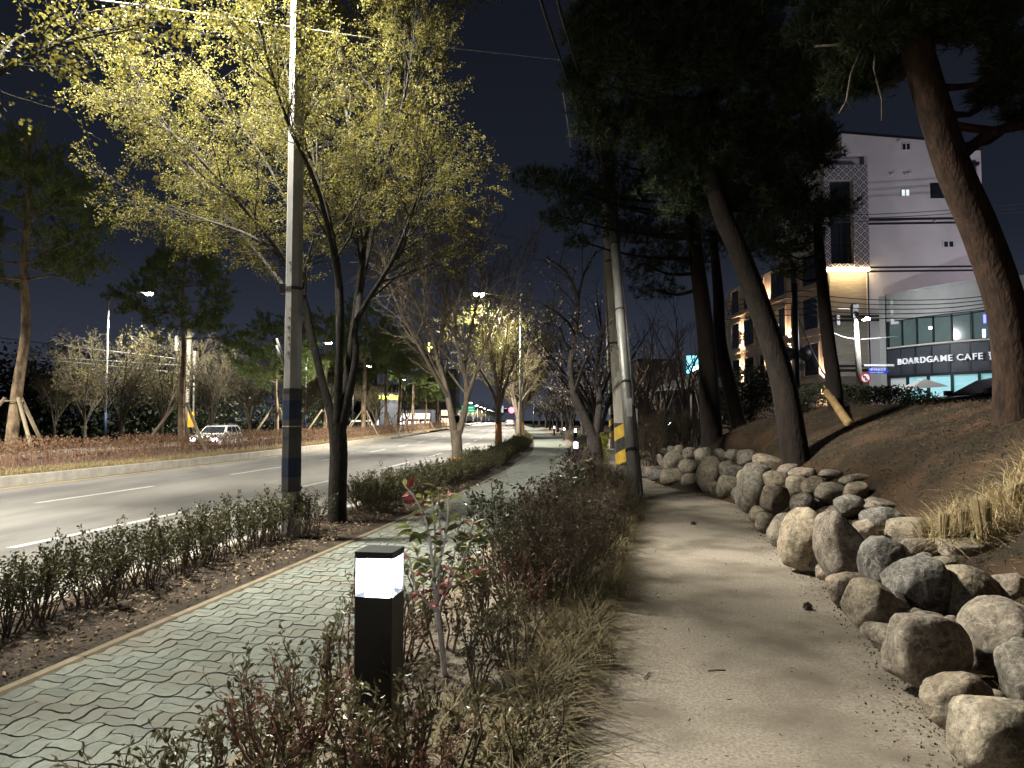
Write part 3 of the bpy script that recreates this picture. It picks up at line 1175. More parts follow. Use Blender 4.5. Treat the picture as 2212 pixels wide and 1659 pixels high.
# ---- cafe with a curved front
cafe_wall = M("cafe_wall_grey", (.30, .30, .295), (.37, .37, .36), .8, .85, .1, 40)
cafe_panel = M("cafe_panel_dark", (.045, .052, .062), (.06, .068, .08), 1, .5)
cafe_trim = M("cafe_trim", (.022, .025, .03), rough=.5)
cafe_glass = M("cafe_glass", (.05, .075, .075), (.09, .12, .115), .5, .12, emit=.055, ecol=(.55, .8, .78), spec=.6)
cafe_lit = M("cafe_window_lit", (.25, .5, .55), (.5, .7, .72), .8, .3, emit=.42, ecol=(.35, .78, .85), stretch=(.2, .2, 6))
cafe_blind = M("cafe_blind", (.6, .62, .62), (.5, .52, .53), 3, .6, emit=.18, ecol=(.75, .85, .9), stretch=(.1, .1, 5))
letter_m = M("sign_letter", (.72, .72, .74), rough=.5, emit=.34, ecol=(.9, .92, 1))
pts = [at(x, 900, Y) for x, Y in ((1920, 47), (1980, 45), (2040, 43.4), (2100, 42.2), (2160, 41.2), (2250, 40.2))]
pts = smooth_poly([(p.x, p.y, 0) for p in pts], 4)
acc = [0]
for i in range(len(pts) - 1):
    acc.append(acc[-1] + (pts[i + 1] - pts[i]).length)
CL = acc[-1]


def cpos(s):
    i = max(0, min(len(acc) - 2, int(np.searchsorted(acc, s)) - 1))
    t = (s - acc[i]) / (acc[i + 1] - acc[i])
    p = pts[i].lerp(pts[i + 1], t)
    d = (pts[i + 1] - pts[i]).normalized()
    return p, d, Vector((-d.y, d.x, 0)) * -1


cafe0 = pts[0].copy()
cafe0.z = 1.2
cafe = thing("cafe_building", "grey cafe building with a curved glazed front and dark sign band", "building", cafe0)


def cbox(mb, s0, s1, z0, z1, d0, d1):
    a, da, na = cpos(s0)
    b, db, nb_ = cpos(s1)
    a, b = a - Vector((cafe0.x, cafe0.y, 0)), b - Vector((cafe0.x, cafe0.y, 0))
    q = [a + na * d1, b + nb_ * d1, b + nb_ * d0, a + na * d0]
    return mb.hexa([(p.x, p.y, z0 - 1.2) for p in q] + [(p.x, p.y, z1 - 1.2) for p in q])


def cband(name, z0, z1, d0, d1, mat, parent=cafe, n=12, s0=0, s1=None):
    s1 = CL if s1 is None else s1
    mb = MB()
    for i in range(n):
        cbox(mb, s0 + (s1 - s0) * i / n, s0 + (s1 - s0) * (i + 1) / n, z0, z1, d0, d1)
    return mb.build(name, mat, parent)


cband("wall", 7.88, 9.55, -6, 0, cafe_wall)
cband("coping", 9.55, 9.68, -.4, .08, cafe_wall)
cband("wall_core", .7, 7.87, -6, -.35, frame_d)
cband("ledge", 6.07, 6.18, -.3, .10, M("ledge_pale", (.5, .48, .42), rough=.7))
cband("sign_band", 4.22, 6.06, -.3, .0, cafe_trim)
MB().box(-.38, -.02, -.3, .55, -.5, 8.36).build("corner_pier", cafe_wall, cafe, rz=R(-35))
NP = 8
for i in range(NP):
    a, b = CL * i / NP + .05, CL * (i + 1) / NP - .05
    pn = cbox(MB(), a, b, 4.32, 5.98, 0.0, .04).build("sign_panel", cafe_panel, cafe)
    cbox(MB(), a + .1, b - .1, 4.45, 5.85, .04, .06).build("inner_panel", cafe_panel, pn)
    pa = cbox(MB(), a + .02, b - .02, 6.24, 7.82, -.22, -.18).build("window_pane", cafe_glass, cafe)
    cbox(MB(), a - .05, a + .02, 6.2, 7.86, -.25, -.05).build("mullion", cafe_trim, cafe)
for i in range(6):
    a, b = CL * i / 6 + .06, CL * (i + 1) / 6 - .06
    cbox(MB(), a, b, 1.2, 4.15, -.22, -.18).build("window_pane", cafe_blind if i == 0 else cafe_lit, cafe)
    cbox(MB(), a - .12, a, .8, 4.2, -.28, -.02).build("mullion", cafe_trim, cafe)
cband("window_head", 7.82, 7.875, -.3, -.02, cafe_trim)
cband("window_head", 4.15, 4.215, -.3, -.02, cafe_trim)
for k in range(3):
    MB().box(.1, .55, -.05, .25, 7.9 - .62 * k - .2, 7.9 - .62 * k + .18).build("vent_hood", frame_w, cafe, loc=(0, -.35, 0), rz=R(-38))
cbox(MB(), CL * .70, CL * .715, 7.1, 7.6, -.17, -.14).build("neon_sign", M("neon_blue", (.1, .1, 1), emit=4, ecol=(.12, .12, 1)), cafe)
cbox(MB(), CL * .69, CL * .71, 6.25, 6.75, -.17, -.14).build("neon_sign", M("neon_violet", (.3, .3, 1), emit=3, ecol=(.4, .45, 1)), cafe)
cbox(MB(), CL * .345, CL * .365, 7.05, 7.2, -.17, -.14).build("ceiling_lamp", M("lamp_white", (1, 1, 1), emit=8, ecol=(.95, 1, 1)), cafe)


def text_mesh(txt, size, extrude, bold=0.0, align='LEFT'):
    cu = bpy.data.curves.new("t", 'FONT')
    cu.body = txt
    cu.size = size
    cu.extrude = extrude
    cu.offset = bold
    cu.align_x = align
    o = bpy.data.objects.new("t", cu)
    COL.objects.link(o)
    dg = bpy.context.evaluated_depsgraph_get()
    dg.update()
    me = bpy.data.meshes.new_from_object(o.evaluated_get(dg))
    bpy.data.objects.remove(o)
    return me


def place_text(name, txt, s, z, size, mat, bold, parent=cafe):
    """one letter after the other along the curved front"""
    for chh in txt:
        me = text_mesh(chh, size, .05, bold) if chh != ' ' else None
        if me is not None and len(me.vertices):
            xs_ = [v.co.x for v in me.vertices]
            wd = max(xs_)
            p, d, n = cpos(s + wd / 2)
            o = link(name, me, mat, parent)
            M4 = Matrix((( d.x, 0, n.x, 0), (d.y, 0, n.y, 0), (0, 1, 0, 0), (0, 0, 0, 1)))
            q = p - d * (wd / 2) + n * .2 - Vector((cafe0.x, cafe0.y, 0))
            M4.translation = (q.x, q.y, z - 1.2)
            o.matrix_basis = M4
            s += wd + size * .09
        else:
            s += size * .32
    return s


s_ = CL * .115
s_ = place_text("sign_letter", "BOARDGAME CAFE ", s_, 4.98, .53, letter_m, .006)
place_text("sign_letter", "함께", s_, 4.96, .55, letter_m, .006)

# ---- small pavilion and far lit screen in the park
roof_d = M("roof_dark", (.03, .03, .032), (.05, .05, .05), 3, .7)
pv = at(1508, 850, 40)
pav = thing("pavilion", "small dark timber pavilion with a hipped roof behind the pines", "pavilion", (pv.x, 40, terr(pv.x, 40)), R(20))
for a in (-1, 1):
    for b in (-1, 1):
        MB().box(a * 1.2 - .08, a * 1.2 + .08, b * 1.2 - .08, b * 1.2 + .08, -.2, 2.6).build("post", M("timber_dark", (.06, .05, .04), rough=.8), pav)
MB().add([(-1.8, -1.8, 2.5), (1.8, -1.8, 2.5), (1.8, 1.8, 2.5), (-1.8, 1.8, 2.5), (0, 0, 3.7), (-1.8, -1.8, 2.62), (1.8, -1.8, 2.62), (1.8, 1.8, 2.62), (-1.8, 1.8, 2.62)],
         [(3, 2, 1, 0), (0, 1, 6, 5), (1, 2, 7, 6), (2, 3, 8, 7), (3, 0, 5, 8), (5, 6, 4), (6, 7, 4), (7, 8, 4), (8, 5, 4)]).build("roof", roof_d, pav)
MB().box(-1.1, 1.1, -1.2, -1.1, .4, .5).build("rail", M("timber_dark", (.06, .05, .04)), pav)
bx = at(1500, 760, 75)
sh = thing("shop_building", "dark low building carrying the bright teal lit sign between the pine trunks", "building", (bx.x, 75, 1.2))
MB().box(-6, 6, 0, 8, -.6, 6.6).build("wall", M("wall_dark", (.06, .06, .07), (.09, .09, .10), .5), sh)
MB().box(-.85, .85, -.35, -.02, 5.0, 6.9).build("lit_sign", M("teal_light", (.2, .7, .9), (.5, .95, 1), 1.2, emit=2.2, ecol=(.25, .75, .95)), sh)
MB().box(-.3, .5, -.38, -.351, 5.2, 5.8).build("sign_core", M("teal_white", (1, 1, 1), emit=6, ecol=(.7, .95, 1)), sh)
for a in (-5, -3, 1.5, 3.5):
    MB().box(a, a + 1.1, -.05, -.01, .8, 2.4).build("window", glass_d, sh)

# ---- far buildings on the left, church with lit cross, shops
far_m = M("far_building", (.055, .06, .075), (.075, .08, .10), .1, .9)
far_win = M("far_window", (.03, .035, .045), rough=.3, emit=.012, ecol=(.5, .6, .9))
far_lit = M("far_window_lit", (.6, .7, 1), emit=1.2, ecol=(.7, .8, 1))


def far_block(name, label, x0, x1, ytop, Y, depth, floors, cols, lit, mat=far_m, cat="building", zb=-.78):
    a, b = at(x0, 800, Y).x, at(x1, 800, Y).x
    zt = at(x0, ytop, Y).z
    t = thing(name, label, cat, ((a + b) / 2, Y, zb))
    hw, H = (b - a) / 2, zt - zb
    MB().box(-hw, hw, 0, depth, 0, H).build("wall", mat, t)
    MB().box(-hw - .15, hw + .15, -.15, depth + .15, H, H + .4).build("roof", trim_k, t)
    rnd = random.Random(int(x0))
    for f in range(floors):
        for c_ in range(cols):
            u = -hw + 2 * hw * (c_ + .25) / cols
            z = H * (f + .35) / floors
            wv = 2 * hw * .5 / cols
            q = MB().box(u, u + wv, -.12, 0, z - .1, z).build("window", frame_d, t)
            MB().box(u, u + wv, -.06, -.01, z, z + H * .4 / floors).build("pane", far_lit if rnd.random() < lit else far_win, q)
    return t


far_block("apartment_building", "dark grey apartment block behind the median pines left of the forked street tree", 640, 776, 770, 150, 20, 4, 7, .05)
far_block("apartment_building", "low blue-grey building behind the parked van and yellow sign", 775, 905, 835, 140, 15, 3, 8, .25)
far_block("apartment_building", "slim grey block standing behind the church tower", 935, 985, 800, 210, 15, 8, 4, .0)
ch = far_block("church", "church tower with an arched niche and a glowing yellow cross on top", 908, 934, 765, 190, 8, 3, 1, 0, cat="church")
cz = at(926, 745, 190)
H0 = at(926, 765, 190).z + .78
cross_m = M("cross_light", (1, .9, .2), emit=5, ecol=(.95, .85, .2))
MB().box(-.2 + .6, .2 + .6, .5, .9, H0, H0 + 3.1).box(-.95 + .6, .4, .5, .9, H0 + 1.7, H0 + 2.1).box(.8, .95 + .6, .5, .9, H0 + 1.7, H0 + 2.1).build("cross", cross_m, ch)
sp_ = at(842, 895, 120)
sg = thing("sign_tower", "dark sign tower with glowing yellow lettering beyond the median pines", "sign", (sp_.x, 120, -.78))
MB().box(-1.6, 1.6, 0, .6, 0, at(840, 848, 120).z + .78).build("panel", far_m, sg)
zs = at(840, 857, 120).z + .78
yl = M("yellow_light", (1, .9, .1), emit=6, ecol=(.95, .95, .05))
for k, (a, b) in enumerate(((-1.95, -1.6), (-1.2, -.7), (-.6, -.2), (-.1, .35), (.45, .8), (.9, 1.3))):
    MB().box(a, b, -.08, -.01, zs - .35 - .1 * (k % 2), zs + .35 - .12 * (k % 3)).build("lit_mark", yl, sg)
shops = [("shop", "shop front glowing pink and white behind the far median pines", 868, 932, 893, 115, (1, .8, .75), 2.2),
         ("shop", "small shop with a bright white roof sign beyond the van", 860, 880, 898, 118, (.8, .9, 1), 5.0),
         ("shop", "lit shop front with an orange and white sign near the junction", 952, 972, 886, 150, (1, .7, .5), 3.0)]
for n_, lb, x0, x1, yt, Y, ec, es in shops:
    a, b = at(x0, 900, Y).x, at(x1, 900, Y).x
    t = thing(n_, lb, "shop", ((a + b) / 2, Y, -.78))
    hw, H = (b - a) / 2, at(x0, yt, Y).z + .78
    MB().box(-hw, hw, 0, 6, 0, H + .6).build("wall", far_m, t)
    mm = M("shop_light_%d" % int(es * 10), ec, emit=es * .5, ecol=ec)
    MB().box(-hw * .9, hw * .9, -.15, -.01, H * .72, H).build("lit_sign", mm, t)
    for i in range(3):
        MB().box(-hw * .9 + i * hw * .62, -hw * .9 + i * hw * .62 + hw * .5, -.05, -.01, .3, H * .6).build("window", mm, t)

# ================================================================== STREET FURNITURE
LAMP_W = 24500.0
LAMP_COL = (1.0, .94, .80)


def lamp_head(parent, p, arm_dir, lit=True, energy=LAMP_W, mat=led_w, cone=152):
    """p: local position of the head's centre; arm_dir: unit x direction"""
    dx, dy = arm_dir
    an = math.atan2(dy, dx)
    h = MB()
    for (a0, a1, w0, w1, z0, z1) in ((-.35, .35, .13, .13, -.03, .03),):
        h.hexa([(a0, -w0 * .8, z0), (a1, -w1, z0), (a1, w1, z0), (a0, w0 * .8, z0), (a0 * .9, -.07, z1 + .04), (a1 * .9, -.09, z1 + .03), (a1 * .9, .09, z1 + .03), (a0 * .9, .07, z1 + .04)])
    hd = h.build("lamp_head", galv, parent, loc=p, rz=an)
    MB().hexa([(-.24, -.1, -.20), (.24, -.1, -.20), (.24, .1, -.20), (-.24, .1, -.20), (-.31, -.125, -.032), (.31, -.125, -.032), (.31, .125, -.032), (-.31, .125, -.032)]).build("lens", mat, hd)
    if lit:
        spot("street_light", (p[0], p[1], p[2] - .80), (0, 0, 0), energy, LAMP_COL, R(cone), .35, .5, parent, batwing=True)


def street_lamp(label, base, height, arm, energy=LAMP_W, lit=True, r0=.085, group="street lamps along the road", bands=False, cone=152, blue=False):
    t = thing("street_lamp", label, "street lamp", base, 0, group)
    MB().tube([(0, 0, -.1), (0, 0, height * .5), (0, 0, height)], [r0, r0 * .75, r0 * .55], 10).build("pole", galv, t, True)
    MB().tube([(0, 0, 0), (0, 0, .35)], r0 * 1.5, 10).build("base_collar", galv, t, True)
    if blue:
        MB().tube([(0, 0, .35), (0, 0, 2.4)], r0 * 1.06, 10).build("blue_sleeve", wrap_b, t, True)
    ax, ay = arm
    L = math.hypot(ax, ay)
    MB().tube(smooth_poly([(0, 0, height - .05), (ax * .1, ay * .1, height + .1), (ax * .5, ay * .5, height + .32), (ax * .85, ay * .85, height + .42)], 4), .035, 8).build("arm", galv, t, True)
    lamp_head(t, (ax, ay, height + .43), (ax / L, ay / L), lit, energy, cone=cone)
    return t


# the octagonal pole at the near kerb, its lamp above the frame
pb = G(627, 1166, 0)
oct_ = thing("street_lamp", "tall octagonal grey steel pole with dark blue-banded wrap beside the near hedge", "street lamp", (pb.x, pb.y, 0), 0, "street lamps along the road")
prof = []
HO = 9.2


def octr(z):
    return .118 - .032 * z / HO


def octo(z0, z1, grow, mat, name, n=2):
    mb = MB()
    zz_ = [z0 + (z1 - z0) * i / n for i in range(n + 1)]
    return mb.tube([(0, 0, z) for z in zz_], [octr(z) * grow for z in zz_], 8).build(name, mat, oct_)


octo(-.1, HO, 1.0, galv, "pole", 4)
octo(.62, 1.86, 1.07, wrap_d, "protective_wrap")
octo(1.5, 1.73, 1.085, wrap_b, "blue_band")
octo(.78, 1.02, 1.085, wrap_b, "blue_band")
octo(1.84, 1.88, 1.1, galv_d, "strap")
octo(1.27, 1.285, 1.10, galv_d, "strap")
octo(1.40, 1.415, 1.095, M("reflector_strip", (.5, .5, .5), (.1, .1, .1), 60, .5), "reflective_strip")
octo(.6, .64, 1.09, galv_d, "strap")
octo(3.12, 3.16, 1.06, galv_d, "strap")
MB().box(-.17, -.09, -.05, .05, 3.08, 3.2).build("clamp_box", galv_d, oct_)
for a in (0, .06):
    MB().tube([(-.1, 0, 2.15 + a), (-.2, -.03, 2.42 + a * 1.5)], .015, 8).build("flag_holder", galv, oct_, True)
for z in (2.3, 2.42, 2.5, 2.62, 2.75, 2.86, 3.35, 3.45):
    MB().box(-.03 + .01 * math.sin(z * 40), .015 + .01 * math.cos(z * 31), -octr(z) * .945 - .003, -octr(z) * .9, z, z + .012 + .03 * abs(math.sin(z * 9))).build("stain_mark", pole_c, oct_)
MB().tube(smooth_poly([(0, 0, HO - .05), (-.2, 0, HO + .15), (-1.2, .0, HO + .35), (-2.1, 0, HO + .45)], 4), .04, 8).build("arm", galv, oct_, True)
lamp_head(oct_, (-2.45, 0, HO + .45), (-1, 0), True, LAMP_W, cone=148)

street_lamp("street lamp glowing above the bare street trees", (C(41) + .65, 41, 0), 8.3, (-2.4, 0), cone=166)
for Y, lb in ((80, "second street lamp shining through the street trees"),
              (114, "third street lamp of the near row, far down the road"), (150, "street lamp of the near row close to the traffic light")):
    street_lamp(lb, (C(Y) + .65, Y, 0), 9.2, (-2.4, 0))
street_lamp("street lamp just behind the viewer on the near kerb", (C(-27) + .65, -27, 0), 9.2, (-2.4, 0))
fl = at(228, 900, 46.8)
street_lamp("tall curved-arm street lamp at left with blue sleeve across the road", (fl.x, 46.8, -.5), 9.9, (2.6, 0), blue=True)
fl = at(692, 900, 78)
street_lamp("street lamp across the road seen beside the octagonal pole", (fl.x - 1.6, 78, -.5), 9.9, (2.4, 0), blue=True)
for Y in (12, 112, 150):
    street_lamp("street lamp across the road %s" % {12: "outside the left edge", 112: "behind the far pines", 150: "beside the green road sign"}[Y],
                (C(Y) - 25.2, Y, -.5), 9.9, (2.5, 0))
for i, (x, y, Y) in enumerate(((1017, 870, 195), (1029.5, 876, 225), (1039, 879, 255), (1047, 882, 285), (1055, 885, 315), (1060, 886.5, 345), (1065, 888, 375))):
    p = at(x, y, Y)
    t = thing("street_lamp", "tiny distant street lamp, %s of the receding row" % ("nearest", "second", "third", "fourth", "fifth", "sixth", "farthest")[i], "street lamp", (p.x - 1.2, Y, -.78), 0, "distant street lamps")
    MB().tube([(0, 0, 0), (0, 0, p.z + .6)], .09, 6).build("pole", galv, t, True)
    MB().tube([(0, 0, p.z + .6), (1.2, 0, p.z + .95)], .05, 6).build("arm", galv, t, True)
    MB().box(.8, 1.6, -.35, .35, p.z + .55, p.z + .85).build("lamp_head", M("led_far", (1, 1, 1), emit=12, ecol=(1, .97, .88)), t)
    if i < 5:
        spot("street_light", (1.2, 0, p.z + .2), (0, 0, 0), LAMP_W * 1.3, LAMP_COL, R(165), .3, .3, t, batwing=True)


# ---- bollard lights
def bollard(label, loc, rz, core, detail=True):
    t = thing("bollard_light", label, "bollard light", loc, rz, "bollard lights in the planting bed")
    h = .0825
    z0, z1, z2 = .755, .915, .942
    c = .006
    mb = MB()
    pl = [(-h + c, -h), (h - c, -h), (h, -h + c), (h, h - c), (h - c, h), (-h + c, h), (-h, h - c), (-h, -h + c)]
    mb.prism(pl, -.05, z0).build("post", black_m, t)
    MB().prism([(a * 1.012, b * 1.012) for a, b in pl], z1, z2).build("cap", black_m, t)
    k = .046
    MB().prism([(-k, -k), (k, -k), (k, k), (-k, k)], z0 + .002, z1 - .002).build("lamp_core", core, t)
    if detail:
        e = h - .004
        for a in (-1, 1):
            MB().box(-e, e, a * e - .0015, a * e + .0015, z0 + .001, z1 - .001).build("pane", glass_c, t)
            MB().box(a * e - .0015, a * e + .0015, -e + .003, e - .003, z0 + .001, z1 - .001).build("pane", glass_c, t)
            for b in (-1, 1):
                MB().box(a * e - .003, a * e + .003, b * e - .003, b * e + .003, z0, z1).build("corner_post", black_m, t)
    return t


b0 = at(819, 1400, 3.12)
bollard("black square bollard light with glowing white head in the foreground bed", (b0.x, b0.y, 0), -TH0, core_w)
for x, y, Y, lb in ((1244, 962, 19, "glowing bollard light beside the cherry trunk"), (1243, 930, 36, "bollard light second beyond the cherry trunk"),
                    (1218.5, 927, 50, "bollard light third beyond the cherry trunk"), (1197, 923, 64, "farthest glowing bollard light along the pavement")):
    p = at(x, y, Y)
    t = bollard(lb, (p.x, Y, p.z - .835), -.1, core_far, Y < 25)
    point("bollard_glow", (0, 0, 1.02), 22, (.9, .95, 1), .05, t)
p = at(1446, 916, 30)
t = thing("garden_spotlight", "small white garden spotlight glowing among the bushes on the bank", "spotlight", (p.x, 30, terr(p.x, 30)))
hz = p.z - terr(p.x, 30)
MB().tube([(0, 0, -.1), (0, 0, hz - .06)], .03, 8).build("stake", galv_d, t, True)
MB().tube([(0, -.03, hz), (0, .12, hz)], [.09, .06], 10).build("housing", galv_d, t, True)
MB().tube([(0, -.05, hz), (0, -.035, hz)], .08, 10).build("lens", core_far, t)


# ---- concrete poles
def striped_sleeve(t, axis0, axis1, z0, z1, rf, pitch=.62, parent=None):
    n, nz = 40, 64
    H = axis1.z - axis0.z
    MY, MK = MB(), MB()
    grid = []
    for i in range(nz + 1):
        z = z0 + (z1 - z0) * i / nz
        c = axis0.lerp(axis1, z / H)
        grid.append([(c.x + rf(z) * math.cos(2 * math.pi * j / n), c.y + rf(z) * math.sin(2 * math.pi * j / n), z) for j in range(n)])
    for i in range(nz):
        for j in range(n):
            ph = ((z0 + (z1 - z0) * (i + .5) / nz) / pitch - (j + .5) / n) % 1.0
            q = [grid[i][j], grid[i][(j + 1) % n], grid[i + 1][(j + 1) % n], grid[i + 1][j]]
            (MY if ph < .5 else MK).add(q, [(0, 1, 2, 3)])
    MY.build("yellow_stripe", stripe_y, t)
    MK.build("black_stripe", stripe_k, t)


def concrete_pole(label, base, top, r0, r1, sz0, sz1, conduit=True):
    t = thing("utility_pole", label, "utility pole", base, 0, "concrete utility poles")
    a0, a1 = Vector((0, 0, 0)), Vector(top)
    H = a1.z
    rf = lambda z: r0 + (r1 - r0) * z / H
    P = [a0.lerp(a1, i / 8) for i in range(9)]
    P[0].z -= .15
    MB().tube(P, [rf(max(p.z, 0)) for p in P], 18).build("shaft", pole_c, t, True)
    striped_sleeve(t, a0, a1, sz0, sz1, lambda z: rf(z) + .012)
    for z in (H * .28, H * .45):
        c = a0.lerp(a1, z / H)
        MB().tube([(c.x, c.y, z), (c.x, c.y, z + .05)], rf(z) + .01, 14).build("band", galv_d, t, True)
    if conduit:
        c0, c1 = a0.lerp(a1, .02), a0.lerp(a1, .95)
        MB().tube([(c0.x + r0 + .03, c0.y, c0.z), (c1.x + r1 + .03, c1.y, c1.z)], .03, 8).build("conduit", galv_d, t, True)
    return t


q0 = G(1352, 1036, 0)
q1 = at(1287, 0, q0.y - .4)
pole1 = concrete_pole("concrete utility pole with yellow and black stripes beside the gravel path", (q0.x, q0.y, 0), (q1.x - q0.x, q1.y - q0.y, q1.z), .215, .125, .36, 1.40)
MB().tube([(q1.x - q0.x - .7, -.2, 10.6), (q1.x - q0.x + .8, -.2, 10.6)], .05, 6).build("crossarm", galv_d, pole1)
s0 = G(1374, 1084, 0)
s1 = at(1316, 395, q0.y - .35)
t = thing("strut_pole", "leaning grey steel strut pole propped against the striped utility pole", "strut pole", (s0.x, s0.y, 0))
d_ = s1 - s0
MB().tube([(0, 0, -.1), tuple(d_ * .5), tuple(d_)], [.115, .10, .085], 14).build("shaft", galv, t, True)
MB().tube([(.11, -.06, .05), tuple(d_ * .5 + Vector((.11, -.06, 0))), tuple(d_ + Vector((.09, -.05, 0)))], .022, 8).build("conduit", galv_d, t, True)
for k in (.12, .3, .52, .75):
    c = d_ * k
    MB().tube([tuple(c), tuple(c + d_.normalized() * .04)], .125 - .03 * k, 14).build("band", galv_d, t, True)
MB().box(-.05, .05, -.13, -.10, 1.55, 1.9).build("plate", frame_w, t, loc=(d_.x * .22, d_.y * .22, 0))
for (x, y, Y, lb) in ((1326, 962, 36, "second striped utility pole farther along the path"), (1217, 906, 75, "third striped utility pole far along the pavement")):
    p = at(x, y, Y)
    concrete_pole(lb, (p.x, Y, p.z - .02), (-.35, 0, 10), .19, .12, .45, 1.55, False)

# ---- other poles across the road and by the cafe
p = at(405, 900, 52)
t = thing("utility_pole", "pale concrete utility pole across the road behind the second median pine", "utility pole", (p.x, 52, -.5), 0, "concrete utility poles")
H = at(405, 690, 52).z + .5
MB().tube([(0, 0, -.1), (0, 0, H)], [.18, .13], 12).build("shaft", pole_c, t, True)
MB().tube([(-.9, 0, H - 1.6), (.2, 0, H - 1.6)], .05, 6).build("crossarm", galv_d, t)
MB().box(-1.0, -.8, -.1, .1, H - 2.3, H - 1.2).build("insulator", galv, t)
MB().tube([(.45, 0, -.1), (.42, 0, H * .75)], .07, 8).build("conduit", galv, t, True)
MB().box(.1, .55, -.2, -.05, 1.4, 2.5).build("warning_plate", M("orange_plate", (.8, .35, .05), rough=.5), t)

lp = at(1862, 848, 42)
lamp2 = thing("street_lamp", "concrete pole with bright white lamp and road signs in front of the cafe", "street lamp", (lp.x, 42, 1.2))
top = at(1845, 655, 42) - Vector((lp.x, 42, 1.2))
MB().tube([(0, 0, -.3), tuple(top)], [.19, .14], 12).build("shaft", pole_c, lamp2, True)
MB().tube([(top.x - 1.0, 0, top.z - .3), (top.x, 0, top.z - .3)], .05, 6).build("crossarm", galv_d, lamp2)
for k in (.0, .35):
    MB().box(top.x - 1.08, top.x - .9, -.1, .1, top.z - 1.3 + k, top.z - 1.05 + k).build("insulator", galv_d, lamp2)
MB().box(top.x - .16, top.x + .16, -.2, .12, top.z - .9, top.z - .1).build("transformer_box", galv_d, lamp2)
zl = at(1853, 692, 42).z - 1.2
MB().tube([(.0, 0, zl + .1), (.05, -.55, zl + .12)], .03, 6).build("arm", galv, lamp2)
MB().box(-.12, .2, -.8, -.4, zl - .02, zl + .08).build("lamp_head", galv_d, lamp2)
MB().box(-.1, .18, -.78, -.42, zl - .07, zl - .021).build("lens", M("cool_led", (1, 1, 1), emit=60, ecol=(.92, .97, 1)), lamp2)
point("lamp_light", (.05, -1.0, zl - .12), 1300, (.93, .97, 1.0), .08, lamp2)
MB().box(.15, 1.9, -.05, .02, at(1870, 790, 42).z - 1.23, at(1870, 787, 42).z - 1.2).build("sign_arm", frame_w, lamp2)
sz = at(1893, 801, 42).z - 1.2
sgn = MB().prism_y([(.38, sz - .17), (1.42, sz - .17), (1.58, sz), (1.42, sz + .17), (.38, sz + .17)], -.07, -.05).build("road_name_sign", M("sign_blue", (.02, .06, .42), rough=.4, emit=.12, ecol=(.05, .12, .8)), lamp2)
for tx, hh, dz in (("대덕로85번길", .17, .01), ("Daedeok-ro 85beon-gil", .085, -.12)):
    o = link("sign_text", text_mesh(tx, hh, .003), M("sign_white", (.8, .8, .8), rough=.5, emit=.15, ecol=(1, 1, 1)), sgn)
    o.location = (.44, -.075, sz + dz)
    o.rotation_euler = (R(90), 0, 0)
nz_ = at(1861, 817, 42).z - 1.2
ns = MB().tube([(.12, -.23, nz_), (.12, -.20, nz_)], .31, 24).build("no_turn_sign", M("sign_red", (.5, .02, .03), rough=.4), lamp2)
MB().tube([(.12, -.24, nz_), (.12, -.231, nz_)], .235, 24).build("sign_face", M("sign_white", (.8, .8, .8)), ns)
ar = MB()
ar.box(.10, .15, -.25, -.242, nz_ - .15, nz_ + .05).box(.0, .15, -.25, -.242, nz_ + .05, nz_ + .1)
ar.prism_y([(-.06, nz_ + .075), (.02, nz_ + .0), (.02, nz_ + .15)], -.25, -.242)
ar.build("arrow", trim_k, ns)
MB().hexa([(-.07, -.256, nz_ + .19), (-.03, -.256, nz_ + .22), (-.03, -.251, nz_ + .22), (-.07, -.251, nz_ + .19),
           (.27, -.256, nz_ - .22), (.31, -.256, nz_ - .19), (.31, -.251, nz_ - .19), (.27, -.251, nz_ - .22)]).build("slash", M("sign_red", (.5, .02, .03)), ns)

wl = thing("street_lamp", "unseen street lamp added outside the right edge to light the white building", "street lamp", (36, 37, 1.2))  # added lamp out of view, put here to brighten the white facade
MB().tube([(0, 0, -.3), (0, 0, 10)], [.1, .07], 8).build("pole", galv, wl, True)
MB().box(-.6, .1, -.15, .15, 9.95, 10.1).build("lamp_head", galv, wl)
MB().box(-.55, -.05, -.1, .1, 9.9, 9.945).build("lens", led_w, wl)
point("lamp_light", (-.4, .4, 9.7), 1900, (1.0, .88, .99), .1, wl)

p = at(1722, 900, 34)
t = thing("utility_pole", "slim dark steel pole with two round mirrors between the pine trunks", "utility pole", (p.x, 34, 1.1), 0, "concrete utility poles")
H = at(1722, 612, 34).z - 1.1
MB().tube([(0, 0, -.2), (0, 0, H)], [.17, .13], 12).build("shaft", galv_d, t, True)
for a in (-.38, .38):
    zc = at(1722, 765, 34).z - 1.1
    MB().tube([(a, -.1, zc), (a, -.04, zc)], .32, 18).build("mirror", galv, t, True)
MB().box(.08, .3, -.2, -.05, at(1722, 800, 34).z - 1.1, at(1722, 785, 34).z - 1.1).build("plate", frame_w, t)

